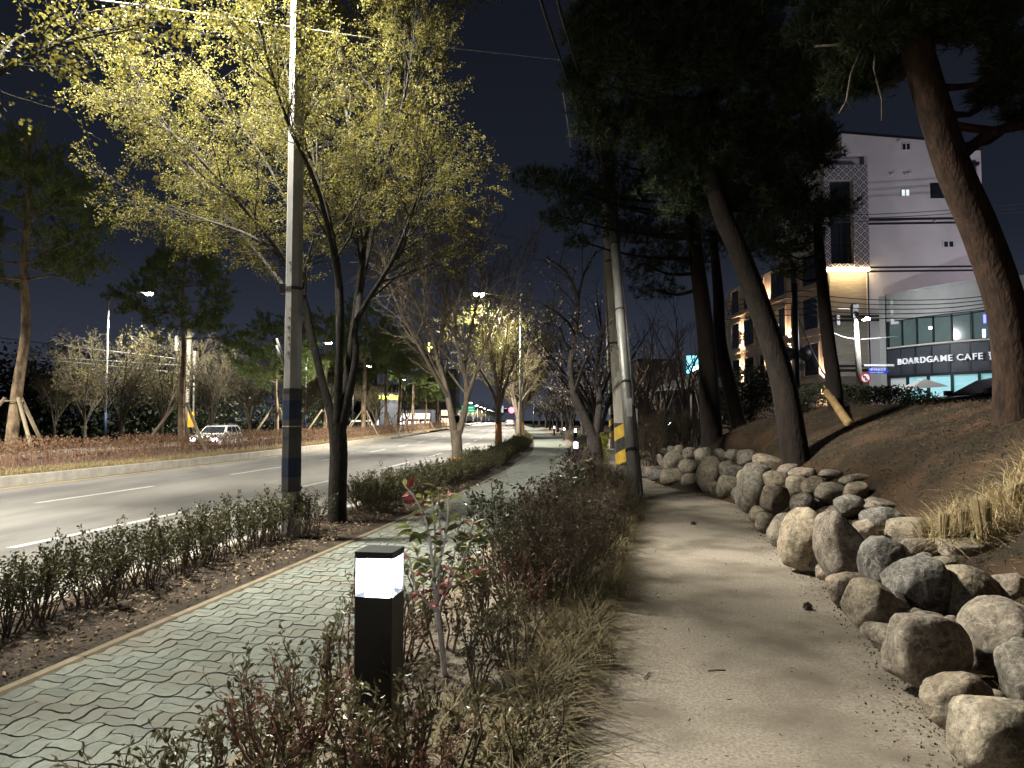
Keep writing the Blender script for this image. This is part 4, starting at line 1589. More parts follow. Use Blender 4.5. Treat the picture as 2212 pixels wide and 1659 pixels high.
# ---- wires
WIRES = [("pale cable lit by the lamp crossing above the leafy street tree", [(150, -8, 7.6), (400, 25, 8.7), (648, 61, 10.0), (900, 95, 12), (1215, 130, 15.6)], .010, wire_l),
         ("thick dark cable running overhead to the striped pole, left one", [(1140, -140, 7.5), (1168, 0, 9.0), (1215, 140, 11), (1262, 270, 13.3), (1304, 400, 16.2)], .022, wire_m),
         ("thick dark cable running overhead to the striped pole, right one", [(1185, -120, 7.5), (1204, 0, 9.0), (1245, 140, 11), (1280, 265, 13.3), (1308, 392, 16.2)], .022, wire_m),
         ("short hanging wire left of the striped pole", [(1216, 200, 15), (1228, 280, 15.4), (1232, 318, 15.6)], .012, wire_l),
         ("upper thin wire behind the left pines", [(-30, 726, 50), (150, 748, 50), (360, 772, 50), (402, 778, 52)], .03, wire_g),
         ("middle thin wire behind the left pines", [(-30, 764, 50), (150, 774, 50), (402, 790, 52)], .025, wire_g),
         ("lowest thin wire behind the left pines", [(-30, 772, 49), (150, 782, 50), (402, 806, 52)], .025, wire_g),
         ("thin wire pair end left of the octagonal pole", [(500, 795, 60), (560, 810, 62), (612, 822, 64)], .03, wire_l)]
for k in range(5):
    WIRES.append(("%s of five wires strung in front of the cafe" % ("top wire", "second wire", "third wire", "fourth wire", "lowest wire")[k],
                  [(1560, 655 + 9 * k, 40), (1722, 628 + 13 * k, 34), (1790, 640 + 11 * k, 36), (1900, 648 + 10 * k, 38), (2060, 646 + 9 * k, 38), (2235, 628 + 6 * k, 37)], .022, wire_m))
for k in range(3):
    WIRES.append(("%s of three thin wires across the white facade" % ("top", "middle", "lowest")[k], [(1790, 466 + 7 * k, 44), (1990, 458 + 8 * k, 44), (2235, 438 + 9 * k, 44)], .022, wire_m))
WIRES.append(("pale guy wire left of the bright cafe lamp", [(1785, 712, 42), (1822, 728, 42), (1856, 733, 42)], .03, wire_l))
WIRES.append(("pale wire between bright cafe lamp and cafe window", [(1858, 733, 42), (1900, 730, 42), (1945, 726, 43.5)], .015, wire_l))
WIRES.append(("dark stay cable slanting down past the small pine to the ground", [(1726, 690, 34), (1760, 770, 28), (1800, 845, 20)], .03, wire_m))
for lb, pl, r, m_ in WIRES:
    P = smooth_poly([at(*q) for q in pl], 5)
    o = P[0].copy()
    w_ = MB().tube([p - o for p in P], r, 5).build("overhead_wire", m_, None, True, loc=o)
    tag(w_, lb, "wire", "overhead wires")

# ---- traffic lights, sign gantry
red_l = M("signal_red", (1, .05, .08), emit=40, ecol=(1, .02, .05))
green_l = M("signal_green", (.05, 1, .5), emit=14, ecol=(.05, 1, .55))
sig = at(1105, 886, 150)
t = thing("traffic_light", "red traffic light hanging from a mast arm over the far junction", "traffic light", (C(150) + 4.5, 150, -.12))
ax_ = sig.x - (C(150) + 4.5)
zz_ = sig.z + .12
MB().tube([(0, 0, 0), (0, 0, zz_ + .6)], .12, 8).build("mast", galv, t, True)
MB().tube([(0, 0, zz_ + .3), (ax_ - 2.5, 0, zz_ + .3)], .06, 6).build("arm", galv, t, True)
MB().box(ax_ - 2.0, ax_ + .5, .02, .3, zz_ - .4, zz_ + .4).build("signal_housing", trim_k, t)
MB().tube([(ax_, -.1, zz_), (ax_, .0, zz_)], .6, 14).build("lamp", red_l, t)
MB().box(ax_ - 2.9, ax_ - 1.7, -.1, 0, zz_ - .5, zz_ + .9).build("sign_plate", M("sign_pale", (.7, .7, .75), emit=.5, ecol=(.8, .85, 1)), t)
pd = at(1120, 903, 120)
t = thing("pedestrian_signal", "green pedestrian signal on a short post beside the street trees", "traffic light", (pd.x, 120, -.1))
MB().tube([(0, 0, 0), (0, 0, pd.z + .5)], .08, 8).build("post", galv, t, True)
MB().box(-.28, .28, -.2, .1, pd.z - .35, pd.z + .55).build("signal_housing", trim_k, t)
MB().box(-.22, .22, -.25, -.201, pd.z - .25, pd.z + .25).build("lamp", green_l, t)
MB().box(-.15, .15, -.25, -.205, pd.z - .9, pd.z - .42).build("countdown", M("signal_white", (1, 1, 1), emit=5, ecol=(.9, 1, 1)), t)
gp = at(1012, 884, 170)
t = thing("road_sign", "green overhead direction sign at the far junction", "road sign", (gp.x - 4.5, 170, -.6))
gz = gp.z + .6
MB().tube([(0, 0, 0), (0, 0, gz + 1)], .14, 8).build("post", galv, t, True)
MB().tube([(0, 0, gz), (4.5, 0, gz)], .07, 6).build("arm", galv, t, True)
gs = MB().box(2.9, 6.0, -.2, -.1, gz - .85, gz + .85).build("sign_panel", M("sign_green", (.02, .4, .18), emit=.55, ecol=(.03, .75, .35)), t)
for a, b, zc in ((3.3, 5.6, .35), (3.1, 4.3, -.25), (4.6, 5.8, -.3)):
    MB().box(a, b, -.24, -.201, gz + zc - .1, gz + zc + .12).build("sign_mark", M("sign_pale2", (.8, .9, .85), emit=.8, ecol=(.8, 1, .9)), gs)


# ================================================================== VEHICLES
def car(label, loc, rz, body_mat, kind="suv", lights=True, tail=False, cat="car"):
    t = thing({"suv": "suv", "van": "van", "sedan": "car", "truck": "truck"}[kind], label, cat, loc, rz)
    # local +x is forward; y left; profile in (x,z)
    if kind == "truck":
        L, Wd = 3.2, 1.15
        lower = [(-3.0, .5), (3.0, .5), (3.0, 1.2), (-3.0, 1.2)]
        cab = [(1.4, 1.2), (3.0, 1.2), (2.9, 2.9), (1.5, 2.9)]
        wheels, wr = (-1.9, 2.1), .48
    elif kind == "van":
        lower = [(-2.4, .35), (2.3, .35), (2.45, .6), (2.4, .95), (1.75, 1.1), (-2.45, 1.1), (-2.45, .6)]
        cab = [(-2.42, 1.1), (1.75, 1.1), (1.0, 1.85), (.6, 1.95), (-2.2, 1.95), (-2.38, 1.8)]
        Wd, wheels, wr = .9, (-1.5, 1.5), .34
    elif kind == "suv":
        lower = [(-2.3, .4), (2.2, .35), (2.38, .55), (2.35, .85), (2.2, 1.0), (1.1, 1.1), (-2.3, 1.12), (-2.4, .8)]
        cab = [(-2.25, 1.12), (1.0, 1.1), (.25, 1.6), (-.1, 1.68), (-1.8, 1.66), (-2.1, 1.5)]
        Wd, wheels, wr = .93, (-1.4, 1.4), .36
    else:
        lower = [(-2.3, .35), (2.25, .3), (2.35, .5), (2.2, .78), (1.1, .92), (-1.9, .95), (-2.35, .85), (-2.38, .55)]
        cab = [(-1.75, .95), (1.0, .92), (.2, 1.38), (-.2, 1.46), (-.95, 1.43)]
        Wd, wheels, wr = .9, (-1.4, 1.4), .33

    def loft(poly, w0, w1, zlo, zhi):
        mb = MB()
        k = len(poly)
        ww = [w0 + (w1 - w0) * (p[1] - zlo) / (zhi - zlo) for p in poly]
        vs = [(p[0], -q, p[1]) for p, q in zip(poly, ww)] + [(p[0], q, p[1]) for p, q in zip(poly, ww)]
        mb.add(vs, [tuple(range(k)), tuple(reversed(range(k, 2 * k)))] + [(i, k + i, k + (i + 1) % k, (i + 1) % k) for i in range(k)])
        return mb
    zs_ = [p[1] for p in lower]
    body = loft(lower, Wd, Wd, min(zs_), max(zs_) + .01).build("body", body_mat, t)
    bv = body.modifiers.new("bevel", 'BEVEL')
    bv.width, bv.segments, bv.limit_method = .06, 2, 'ANGLE'
    zc0, zc1 = min(p[1] for p in cab), max(p[1] for p in cab)
    cb = loft(cab, Wd * .97, Wd * .78, zc0, zc1).build("cabin", body_mat, t)
    bv = cb.modifiers.new("bevel", 'BEVEL')
    bv.width, bv.segments, bv.limit_method = .05, 2, 'ANGLE'
    # side windows, windscreen
    xa, xb = min(p[0] for p in cab), max(p[0] for p in cab)
    wz0, wz1 = zc0 + .06, zc1 - .12
    wa = lambda z: Wd * (.97 - .19 * (z - zc0) / (zc1 - zc0)) + .006
    top = [p for p in cab if p[1] > zc1 - .12]
    ta, tb = min(p[0] for p in top), max(p[0] for p in top)
    cuts = {"van": (0, .3, .62, 1), "suv": (0, .28, .62, 1), "sedan": (.05, .5, 1), "truck": (.1, 1)}[kind]
    lo0, lo1 = xa + .12, xb - .22
    hi0, hi1 = ta + .05, tb - .02
    for sgn_ in (-1, 1):
        for i in range(len(cuts) - 1):
            f0, f1 = cuts[i] + .015, cuts[i + 1] - .015
            pl = [(lo0 + (lo1 - lo0) * f0, wz0), (lo0 + (lo1 - lo0) * f1, wz0), (hi0 + (hi1 - hi0) * f1, wz1), (hi0 + (hi1 - hi0) * f0, wz1)]
            vs = [(x, sgn_ * wa(z), z) for x, z in pl]
            MB().add(vs, [(0, 1, 2, 3)]).build("side_window", glass_d, t)
    fr_lo = max(cab, key=lambda p: p[0])
    fr_hi = max(top, key=lambda p: p[0])
    a_, b_2 = Vector((fr_lo[0], 0, fr_lo[1])), Vector((fr_hi[0], 0, fr_hi[1]))
    n2 = Vector((b_2.z - a_.z, 0, a_.x - b_2.x)).normalized() * .012
    p0, p1 = a_.lerp(b_2, .08) + n2, a_.lerp(b_2, .92) + n2
    MB().add([(p0.x, -Wd * .85, p0.z), (p0.x, Wd * .85, p0.z), (p1.x, Wd * .7, p1.z), (p1.x, -Wd * .7, p1.z)], [(0, 1, 2, 3)]).build("windscreen", glass_d, t)
    fx = max(p[0] for p in lower)
    for sgn_ in (-1, 1):
        hl = MB().box(fx - .12, fx + .02, sgn_ * Wd * .78 - .17, sgn_ * Wd * .78 + .17, .66, .82)
        hl.build("headlight", M("headlight_on", (1, 1, 1), emit=30, ecol=(.93, .95, 1)) if lights else glass_d, t)
        rx = min(p[0] for p in lower)
        MB().box(rx - .015, rx + .1, sgn_ * Wd * .82 - .12, sgn_ * Wd * .82 + .12, .75, 1.0).build("tail_light", M("taillight", (.5, .01, .01), emit=8 if tail else .2, ecol=(1, .05, .04)), t)
        MB().box(.75, .95, sgn_ * (Wd + .08) - .08, sgn_ * (Wd + .08) + .08, zc0 + .02, zc0 + .17).build("mirror", body_mat, t)
        for xw in wheels:
            wh = MB().tube([(xw, sgn_ * (Wd - .2), wr), (xw, sgn_ * (Wd + .012), wr)], wr, 20).build("wheel", M("tyre", (.015, .015, .016), rough=.8), t, False)
            MB().tube([(xw, sgn_ * (Wd - .1), wr), (xw, sgn_ * (Wd + .02), wr)], wr * .62, 14).build("rim", galv, wh)
    if kind in ("suv",):
        for sgn_ in (-1, 1):
            MB().tube([(-1.75, sgn_ * .66, 1.72), (-.2, sgn_ * .66, 1.74)], .025, 6).build("roof_rail", galv, t, True)
    MB().box(fx - .02, fx + .015, -.5, .5, .45, .62).build("grille", trim_k, t)
    if kind == "truck":
        MB().box(-3.0, 1.3, -1.1, 1.1, 1.2, 3.0).build("cargo_box", body_mat, t)
    return t


white_p = M("paint_white", (.55, .54, .56), rough=.25, spec=.6)
cream_p = M("paint_cream", (.52, .52, .42), rough=.3, spec=.6)
black_p = M("paint_black", (.012, .012, .014), rough=.15, spec=.7)
p = at(470, 935, 50)
suv = car("white suv with headlights on passing behind the red median hedge", (p.x, 50, -.6), R(-88.5), white_p, "suv")
p = at(790, 915, 74)
car("cream white van waiting behind the median hedge and pine stakes", (p.x - .6, 74, -.6), R(-89), cream_p, "van", False)
p = at(818, 918, 92)
car("pale car with bright headlights behind the van", (p.x - 1.5, 92, -.6), R(-90), white_p, "sedan")
p = at(735, 915, 66)
car("dark car partly hidden behind the forked tree trunk", (p.x - 4.0, 70, -.6), R(-89), black_p, "sedan", False)
p = at(986, 908, 150)
car("small white truck waiting across the junction", (p.x, 150, -.6), R(-90), white_p, "truck", True, cat="truck")
p = at(1101, 915, 165)
car("distant car driving away with red tail lights under the traffic light", (p.x, 165, -.12), R(90), white_p, "sedan", False, True)
car("black car parked behind the dark hedge below the cafe sign", (13.9, 20.5, 1.25), R(178), black_p, "sedan", False)
p = at(1987, 838, 38)
t = thing("parasol", "white canvas parasol roof standing in front of the cafe windows", "parasol", (p.x, 38, 1.2))
zp = p.z - 1.2
canvas = M("canvas_white", (.62, .60, .55), rough=.8, trans=.2)
MB().tube([(0, 0, -.2), (0, 0, zp + .4)], .035, 8).build("pole", galv_d, t, True)
MB().add([(-1.0, -.9, zp - .1), (1.0, -.9, zp + .05), (1.0, .9, zp + .05), (-1.0, .9, zp - .1), (.25, 0, zp + .5)], [(0, 1, 4), (1, 2, 4), (2, 3, 4), (3, 0, 4)]).build("canopy", canvas, t)

# ================================================================== TREES
def make_tree(name, label, cat, base, leaders, lvls, seed, bark, leaf=None, group=None, sides=(9, 6, 4, 3), trunk_name="trunk"):
    """leaders: [(pts local, r0, r1)]; lvls: sprout settings; leaf: (mat, size, per twig, aspect, jitter, droop)"""
    rnd = random.Random(seed)
    rng = np.random.default_rng(seed)
    t = thing(name, label, cat, base, 0, group)
    cur = []
    mb = MB()
    for pts, r0, r1 in leaders:
        P = smooth_poly(pts, 3)
        k = len(P) - 1
        cur.append((P, [r0 + (r1 - r0) * (i / k) ** .8 for i in range(k + 1)]))
    tubes(mb, cur, sides[0])
    src = cur[1:] if len(cur) > 1 else cur
    last = src
    for i, lv in enumerate(lvls):
        new = sprout(rnd, src, **lv)
        tubes(mb, new, sides[min(i + 1, len(sides) - 1)])
        last = new
        src = new
    mb.build(trunk_name, bark, t, True)
    if leaf:
        specs = leaf if isinstance(leaf, list) else [leaf]
        for (m_, size, per, asp, jit, droop) in specs:
            pick = last if per >= 1 else [q for q in last if rnd.random() < per]
            if not pick:
                continue
            P, D = along(rnd, pick, max(1, int(per)), jit)
            link("crown", leaf_mesh("crown", P, size, rng, asp, D * .5, droop=droop), m_, t)
    return t


def vs_(base, pl):
    return [at(x, y, base.y + dy) - base for x, y, dy in pl]


STREET = "street trees in the verge"
# ---- the large leafy street tree
bA = G(728, 1132, 0.01)
A = [([(0, 0, -.15), (0, 0, .5), (.01, .0, 1.0)] + vs_(bA, [(728, 915, 0)]), .135, .125)]
for pl, r0, r1 in (([(724, 925, 0), (700, 840, .05), (672, 720, .1), (655, 640, .1), (600, 540, -.1), (500, 420, -.4), (400, 310, -.7)], .075, .012),
                   ([(655, 640, .1), (645, 500, .4), (575, 350, .7), (480, 220, .9)], .045, .01),
                   ([(728, 930, 0), (733, 770, -.1), (735, 620, -.2), (705, 450, -.3), (650, 280, -.2), (610, 110, 0)], .07, .012),
                   ([(735, 925, 0), (762, 720, .2), (782, 560, .3), (815, 360, .6), (850, 120, .9)], .07, .012),
                   ([(738, 925, .0), (768, 780, -.1), (772, 690, -.1), (850, 560, -.3), (900, 430, -.6), (930, 330, -.8)], .07, .01),
                   ([(772, 690, 0), (785, 480, 1.0), (750, 250, 1.5), (720, 0, 1.8), (710, -120, 2)], .05, .012),
                   ([(850, 560, -.3), (920, 505, .2), (920, 490, .5), (955, 480, .8)], .035, .008),
                   ([(735, 620, -.2), (690, 420, -1.2), (620, 260, -2.0), (570, 100, -2.5)], .045, .01),
                   ([(762, 720, .2), (815, 450, 1.5), (855, 250, 2.2), (880, 60, 2.6)], .045, .01),
                   ([(600, 540, -.1), (520, 500, .3), (430, 470, .6), (360, 440, .8)], .03, .008),
                   ([(672, 720, .1), (600, 600, .9), (500, 480, 1.8), (410, 360, 2.4)], .04, .01),
                   ([(733, 770, -.1), (720, 520, 1.2), (670, 300, 2.4), (700, 120, 3.0)], .045, .01),
                   ([(785, 480, 1.0), (850, 300, .5), (885, 150, .2), (900, 20, 0)], .035, .01),
                   ([(500, 420, -.4), (420, 330, -.2), (340, 260, .1), (300, 210, .2)], .02, .006)):
    A.append((vs_(bA, pl), r0, r1))
make_tree("zelkova_tree", "large forked street tree full of small yellow-green leaves beside the octagonal pole", "tree", bA, A,
          [dict(n=3.6, ln=1.25, ang=.55, t0=.46, rr=.55, wob=.14, trop=.06, seg=5, rmin=.008),
           dict(n=6.0, ln=.66, ang=.70, t0=.12, rr=.55, wob=.18, trop=.0, seg=4, rmin=.0045, flat=.3),
           dict(n=7.0, ln=.32, ang=.8, t0=.1, rr=.5, wob=.22, trop=-.02, seg=3, rmin=.0025, flat=.4)],
          11, bark_z, (leaf_y, .028, 27, .8, .03, .35), STREET)

# ---- neighbour outside the left edge whose leafy limb reaches into the picture
bL = Vector((C(4.3) + .55, 4.3, .01))
Lp = [([(0, 0, -.15), (0, 0, .8), (-.05, .1, 1.9)], .12, .11),
      ([(-.05, .1, 1.9), (-.5, .8, 3.2), (-.75, 1.6, 4.3), (-.55, 2.2, 4.95), (.05, 2.6, 5.35)], .034, .005),
      ([(-.75, 1.6, 4.3), (-1.1, 2.4, 5.1), (-.9, 3.0, 5.7), (-.3, 3.3, 6.0)], .02, .005),
      ([(-.55, 2.2, 4.95), (-.6, 2.8, 5.4), (-.1, 3.2, 5.75)], .02, .006),
      ([(-.05, .1, 1.9), (-.6, -.6, 3.6), (-1.2, -1.2, 5.6)], .07, .01),
      ([(-.05, .1, 1.9), (-1.2, .3, 3.6), (-2.2, .5, 5.6)], .07, .01)]
make_tree("zelkova_tree", "leafy tree limb reaching in at the top left corner, bright yellow leaves", "tree", bL, [(a, b, c) for a, b, c in Lp],
          [dict(n=5.0, ln=.66, ang=.7, t0=.45, rr=.5, wob=.18, trop=.06, seg=4, rmin=.004),
           dict(n=6.5, ln=.42, ang=.75, t0=.12, rr=.5, wob=.22, trop=.0, seg=3, rmin=.0025)],
          21, bark_z, (leaf_y, .042, 13, .8, .04, .4), STREET)

# ---- bare tree with curled dead leaves
bB = G(988, 1022, .01)
B = [([(0, 0, -.15), (0, 0, .45)] + vs_(bB, [(984, 930, 0)]), .165, .15)]
for pl, r0, r1 in (([(982, 945, 0), (968, 860, 0), (946, 780, -.1), (918, 690, -.2), (862, 600, -.4), (790, 520, -.8)], .11, .015),
                   ([(946, 780, -.1), (958, 690, .5), (968, 590, .9), (950, 500, 1.2)], .07, .014),
                   ([(990, 940, 0), (1008, 865, .1), (1002, 800, .2), (985, 730, .3), (990, 640, .3), (1020, 550, .2)], .10, .015),
                   ([(1008, 865, .1), (1032, 790, -.2), (1066, 700, -.5), (1110, 600, -.9)], .07, .013),
                   ([(918, 690, -.2), (850, 640, .6), (795, 590, 1.2)], .05, .012),
                   ([(1002, 800, .2), (1020, 700, 1.4), (1040, 600, 2.2), (1030, 520, 2.6)], .06, .012),
                   ([(968, 860, 0), (900, 740, -1.2), (850, 640, -2.2), (830, 560, -2.6)], .06, .012),
                   ([(985, 730, .3), (920, 620, .0), (880, 520, -.2)], .045, .012)):
    B.append((vs_(bB, pl), r0, r1))
TWIG = [dict(n=2.4, ln=1.8, ang=.55, t0=.22, rr=.5, wob=.13, trop=.08, seg=5, rmin=.012),
        dict(n=4.2, ln=.95, ang=.6, t0=.12, rr=.5, wob=.18, trop=.05, seg=4, rmin=.009),
        dict(n=4.6, ln=.5, ang=.65, t0=.1, rr=.5, wob=.22, trop=.03, seg=3, rmin=.007)]
make_tree("bare_tree", "bare forked street tree with a few curled dead leaves and orange trunk base", "tree", bB, B, TWIG, 31, bark_b,
          [(leaf_dead, .06, .22, .5, .02, .5)], STREET)


def vase(seed, H, rt, fork, spread, n):
    rnd = random.Random(seed)
    out = [([(0, 0, -.2), (0, 0, fork * .5), (rnd.gauss(0, .04), rnd.gauss(0, .04), fork)], rt, rt * .9)]
    ph = rnd.random() * 6
    for i in range(n):
        a = ph + 2 * math.pi * i / n + rnd.gauss(0, .3)
        s = spread * rnd.uniform(.6, 1.1)
        hh = H * rnd.uniform(.82, 1.0)
        q = [(0, 0, fork * .96)]
        for k, f in ((.2, .12), (.45, .35), (.7, .66), (1.0, 1.0)):
            q.append((math.cos(a) * s * f + rnd.gauss(0, .12) * k, math.sin(a) * s * f + rnd.gauss(0, .12) * k, fork + (hh - fork) * k))
        out.append((q, rt * .62, rt * .1))
    return out


TW2 = [dict(n=2.2, ln=1.7, ang=.55, t0=.22, rr=.5, wob=.13, trop=.07, seg=4, rmin=.014),
       dict(n=3.6, ln=.9, ang=.6, t0=.12, rr=.5, wob=.18, trop=.04, seg=4, rmin=.011),
       dict(n=3.8, ln=.5, ang=.65, t0=.1, rr=.5, wob=.22, trop=.02, seg=3, rmin=.009)]
wrap_o = M("trunk_wrap_straw", (.42, .20, .07), (.55, .28, .11), 12, .9, .5, 60)
# young-leafed trees of the near row
tC = make_tree("zelkova_tree", "street tree with orange straw-wrapped trunk and glowing yellow leaves", "tree", at(1077, 905, 38.5) * 1 - Vector((0, 0, 1.5)), vase(41, 8.2, .19, 1.9, 2.9, 6), TW2, 41, bark_b,
               [(leaf_y, .085, 6, .75, .06, .3)], STREET)
MB().tube([(0, 0, 0), (0, 0, 1.25)], [.19, .185], 12).build("straw_wrap", wrap_o, tC, True)
MB().tube([(0, 0, -.1), (0, 0, .45)], [.195, .185], 12).build("straw_wrap", wrap_o, [o for o in bpy.data.objects if o.name.startswith("bare_tree") and o.parent is None][0], True)
tD = make_tree("zelkova_tree", "street tree with dark upright limbs right of the straw-wrapped one", "tree", (C(49) + .35, 49, 0), vase(42, 8.7, .17, 1.5, 3.0, 7), TW2, 42, bark_b,
               [(leaf_y, .08, 5, .7, .05, .3)], STREET)
for k, (Y, rz, src, lb) in enumerate(((58, 1.2, tC, "street tree fourth beyond the leafy one"), (67, 2.6, tD, "street tree fifth beyond the leafy one"),
                                      (76, 4.0, tD, "street tree sixth beyond the leafy one"), (86, .7, tC, "street tree seventh beyond the leafy one"), (98, 3.0, tD, "street tree near the pedestrian signal"))):
    c = copy_tree(src)
    c.location = (C(Y) + .6, Y, 0)
    c.rotation_euler = (0, 0, rz)
    c["label"] = lb

# ---- cherry trees along the bed
CHG = "cherry trees along the planting bed"
bC = G(1290, 1036, .01)
Ch = [([(0, 0, -.15)] + vs_(bC, [(1288, 990, 0), (1283, 945, 0)]), .22, .17)]
for pl, r0, r1 in (([(1283, 950, 0), (1262, 900, 0), (1240, 850, -.1), (1232, 790, -.1), (1243, 720, 0), (1248, 650, .1), (1225, 590, .2), (1180, 555, .2)], .13, .02),
                   ([(1243, 720, 0), (1220, 690, -.6), (1180, 660, -1.0), (1130, 640, -1.3)], .05, .012),
                   ([(1248, 650, .1), (1262, 590, .4), (1290, 540, .7)], .05, .012),
                   ([(1285, 950, 0), (1295, 870, .3), (1290, 790, .5), (1300, 720, .8), (1290, 650, 1.1)], .11, .018),
                   ([(1295, 870, .3), (1320, 800, 1.0), (1345, 740, 1.6)], .05, .012),
                   ([(1240, 850, -.1), (1260, 790, -.8), (1290, 730, -1.4), (1310, 690, -1.8)], .045, .012),
                   ([(1290, 790, .5), (1260, 740, 1.4), (1230, 690, 2.0)], .045, .012)):
    Ch.append((vs_(bC, pl), r0, r1))
tCh = make_tree("cherry_tree", "dark twisting cherry tree with sparse pale blossoms beside the first far bollard", "tree", bC, Ch,
                [dict(n=2.4, ln=1.2, ang=.7, t0=.25, rr=.5, wob=.2, trop=.04, seg=4, rmin=.010),
                 dict(n=4.5, ln=.55, ang=.7, t0=.15, rr=.5, wob=.25, trop=.03, seg=3, rmin=.006)], 51, bark_c,
                [(leaf_blossom, .05, 2, .8, .03, 0), (leaf_dead, .05, 1, .6, .02, .3)], CHG)
chv = make_tree("cherry_tree", "cherry tree second along the bed, pale pink haze of blossoms", "tree", (C(27) + 4.3, 27, 0), vase(52, 5.2, .16, 1.0, 2.6, 6),
                [dict(n=2.6, ln=1.2, ang=.7, t0=.25, rr=.5, wob=.2, trop=.03, seg=4, rmin=.012),
                 dict(n=4.5, ln=.6, ang=.7, t0=.15, rr=.5, wob=.25, trop=.02, seg=3, rmin=.008)], 52, bark_c,
                [(leaf_blossom, .06, 1, .8, .03, 0), (leaf_dead, .06, 1, .6, .03, .3)], CHG)
for Y, rz, lb in ((35, 1.3, "cherry tree third along the bed"), (44, 2.9, "cherry tree fourth along the bed"), (54, 4.4, "cherry tree fifth along the bed"),
                  (65, .5, "cherry tree sixth along the bed"), (78, 2.2, "cherry tree seventh along the bed"), (95, 3.6, "farthest cherry tree along the bed")):
    c = copy_tree(chv)
    c.location = (C(Y) + 4.4 + .3 * math.sin(Y), Y, 0)
    c.rotation_euler = (0, 0, rz)
    c["label"] = lb

# ---- bare park trees right of the poles
PG = "bare park trees behind the poles"
pk = make_tree("bare_tree", "thin bare park tree left of the teal sign", "tree", (0, 0, 0), vase(61, 6.2, .11, 1.3, 1.9, 5),
               [dict(n=1.6, ln=1.2, ang=.5, t0=.2, rr=.5, wob=.13, trop=.08, seg=4, rmin=.012),
                dict(n=2.4, ln=.7, ang=.6, t0=.15, rr=.5, wob=.2, trop=.05, seg=3, rmin=.008)], 61, twig_m, [(leaf_dead, .06, .15, .6, .03, .3)], PG)
sp = [(1392, 27, 0, "bare park tree directly right of the striped pole"), (1440, 33, 1.5, "bare park tree above the garden spotlight"), (1478, 30, 3.1, "thin bare park tree left of the teal sign"),
      (1425, 42, 4.0, "bare park tree far behind the garden spotlight"), (1362, 36, 2.2, "bare park tree half hidden by the poles"), (1512, 36, 5.1, "thin bare tree in front of the pavilion")]
for i, (x, Y, rz, lb) in enumerate(sp):
    c = pk if i == 0 else copy_tree(pk)
    X = (x - CX) / F * Y
    c.location = (X, Y, terr(X, Y))
    c.rotation_euler = (0, 0, rz)
    c["label"] = lb
    c.scale = (1, 1, .85 + .08 * (i % 3))

# ---- small trees across the road
OG = "small trees on the far pavement"
og1 = make_tree("roadside_tree", "x", "tree", (0, 0, 0), vase(71, 7.4, .13, 1.6, 3.0, 7), TW2, 71, bark_o, [(leaf_olive, .10, 4, .6, .06, .2)], OG)
og2 = make_tree("roadside_tree", "x", "tree", (0, 0, 0), vase(72, 6.6, .12, 1.3, 2.6, 6), TW2, 72, bark_o, [(leaf_olive, .10, 2, .6, .05, .2)], OG)
OL = [(185, 50, og1, 0, "olive leafy tree left of the curved-arm lamp"), (262, 44, og2, 1, "low bare-limbed tree just right of the curved-arm lamp"), (352, 48, og1, 2.2, "yellowish tree left of the second median pine"),
      (458, 50, og2, 3.4, "bare pale-limbed tree above the white suv"), (540, 54, og1, 4.2, "dim tree right of the white suv"), (120, 56, og2, 5, "dim tree near the first median pine"),
      (655, 60, og1, .6, "lit golden tree behind the octagonal pole"), (700, 72, og2, 1.6, "tree behind the forked street tree trunk"), (812, 88, og1, 2.9, "lit tree above the cream van"),
      (880, 105, og2, 3.7, "pale lit tree above the pink shop"), (930, 125, og1, 4.9, "pale lit tree near the junction")]
for i, (x, Y, src, rz, lb) in enumerate(OL):
    c = src if (i in (0, 1)) else copy_tree(src)
    c.location = ((x - CX) / F * Y, Y, -.5)
    c.rotation_euler = (0, 0, rz)
    c["label"] = lb
for i, (x, Y) in enumerate(((1003, 200), (1022, 230), (1040, 262), (1056, 295), (1068, 330), (1078, 370))):
    c = copy_tree(og1)
    c.location = ((x - CX) / F * Y, Y, -.78)
    c.rotation_euler = (0, 0, i * 1.1)
    c["label"] = "small distant tree beneath the far lamps, %s in its row" % ("first", "second", "third", "fourth", "fifth", "last")[i]
for i, (x, Y) in enumerate(((1165, 130), (1180, 115), (1195, 150), (1215, 120), (1240, 140), (1262, 110), (1290, 125))):
    c = copy_tree(chv)
    c.location = ((x - CX) / F * Y, Y, 0)
    c.scale = (1.5, 1.5, 1.3)
    c.rotation_euler = (0, 0, i * 1.7)
    c["label"] = "distant tree closing the view beyond the bed, %s from the left" % ("first", "second", "third", "fourth", "fifth", "sixth", "seventh")[i]
    c["group"] = "distant trees beyond the bed"


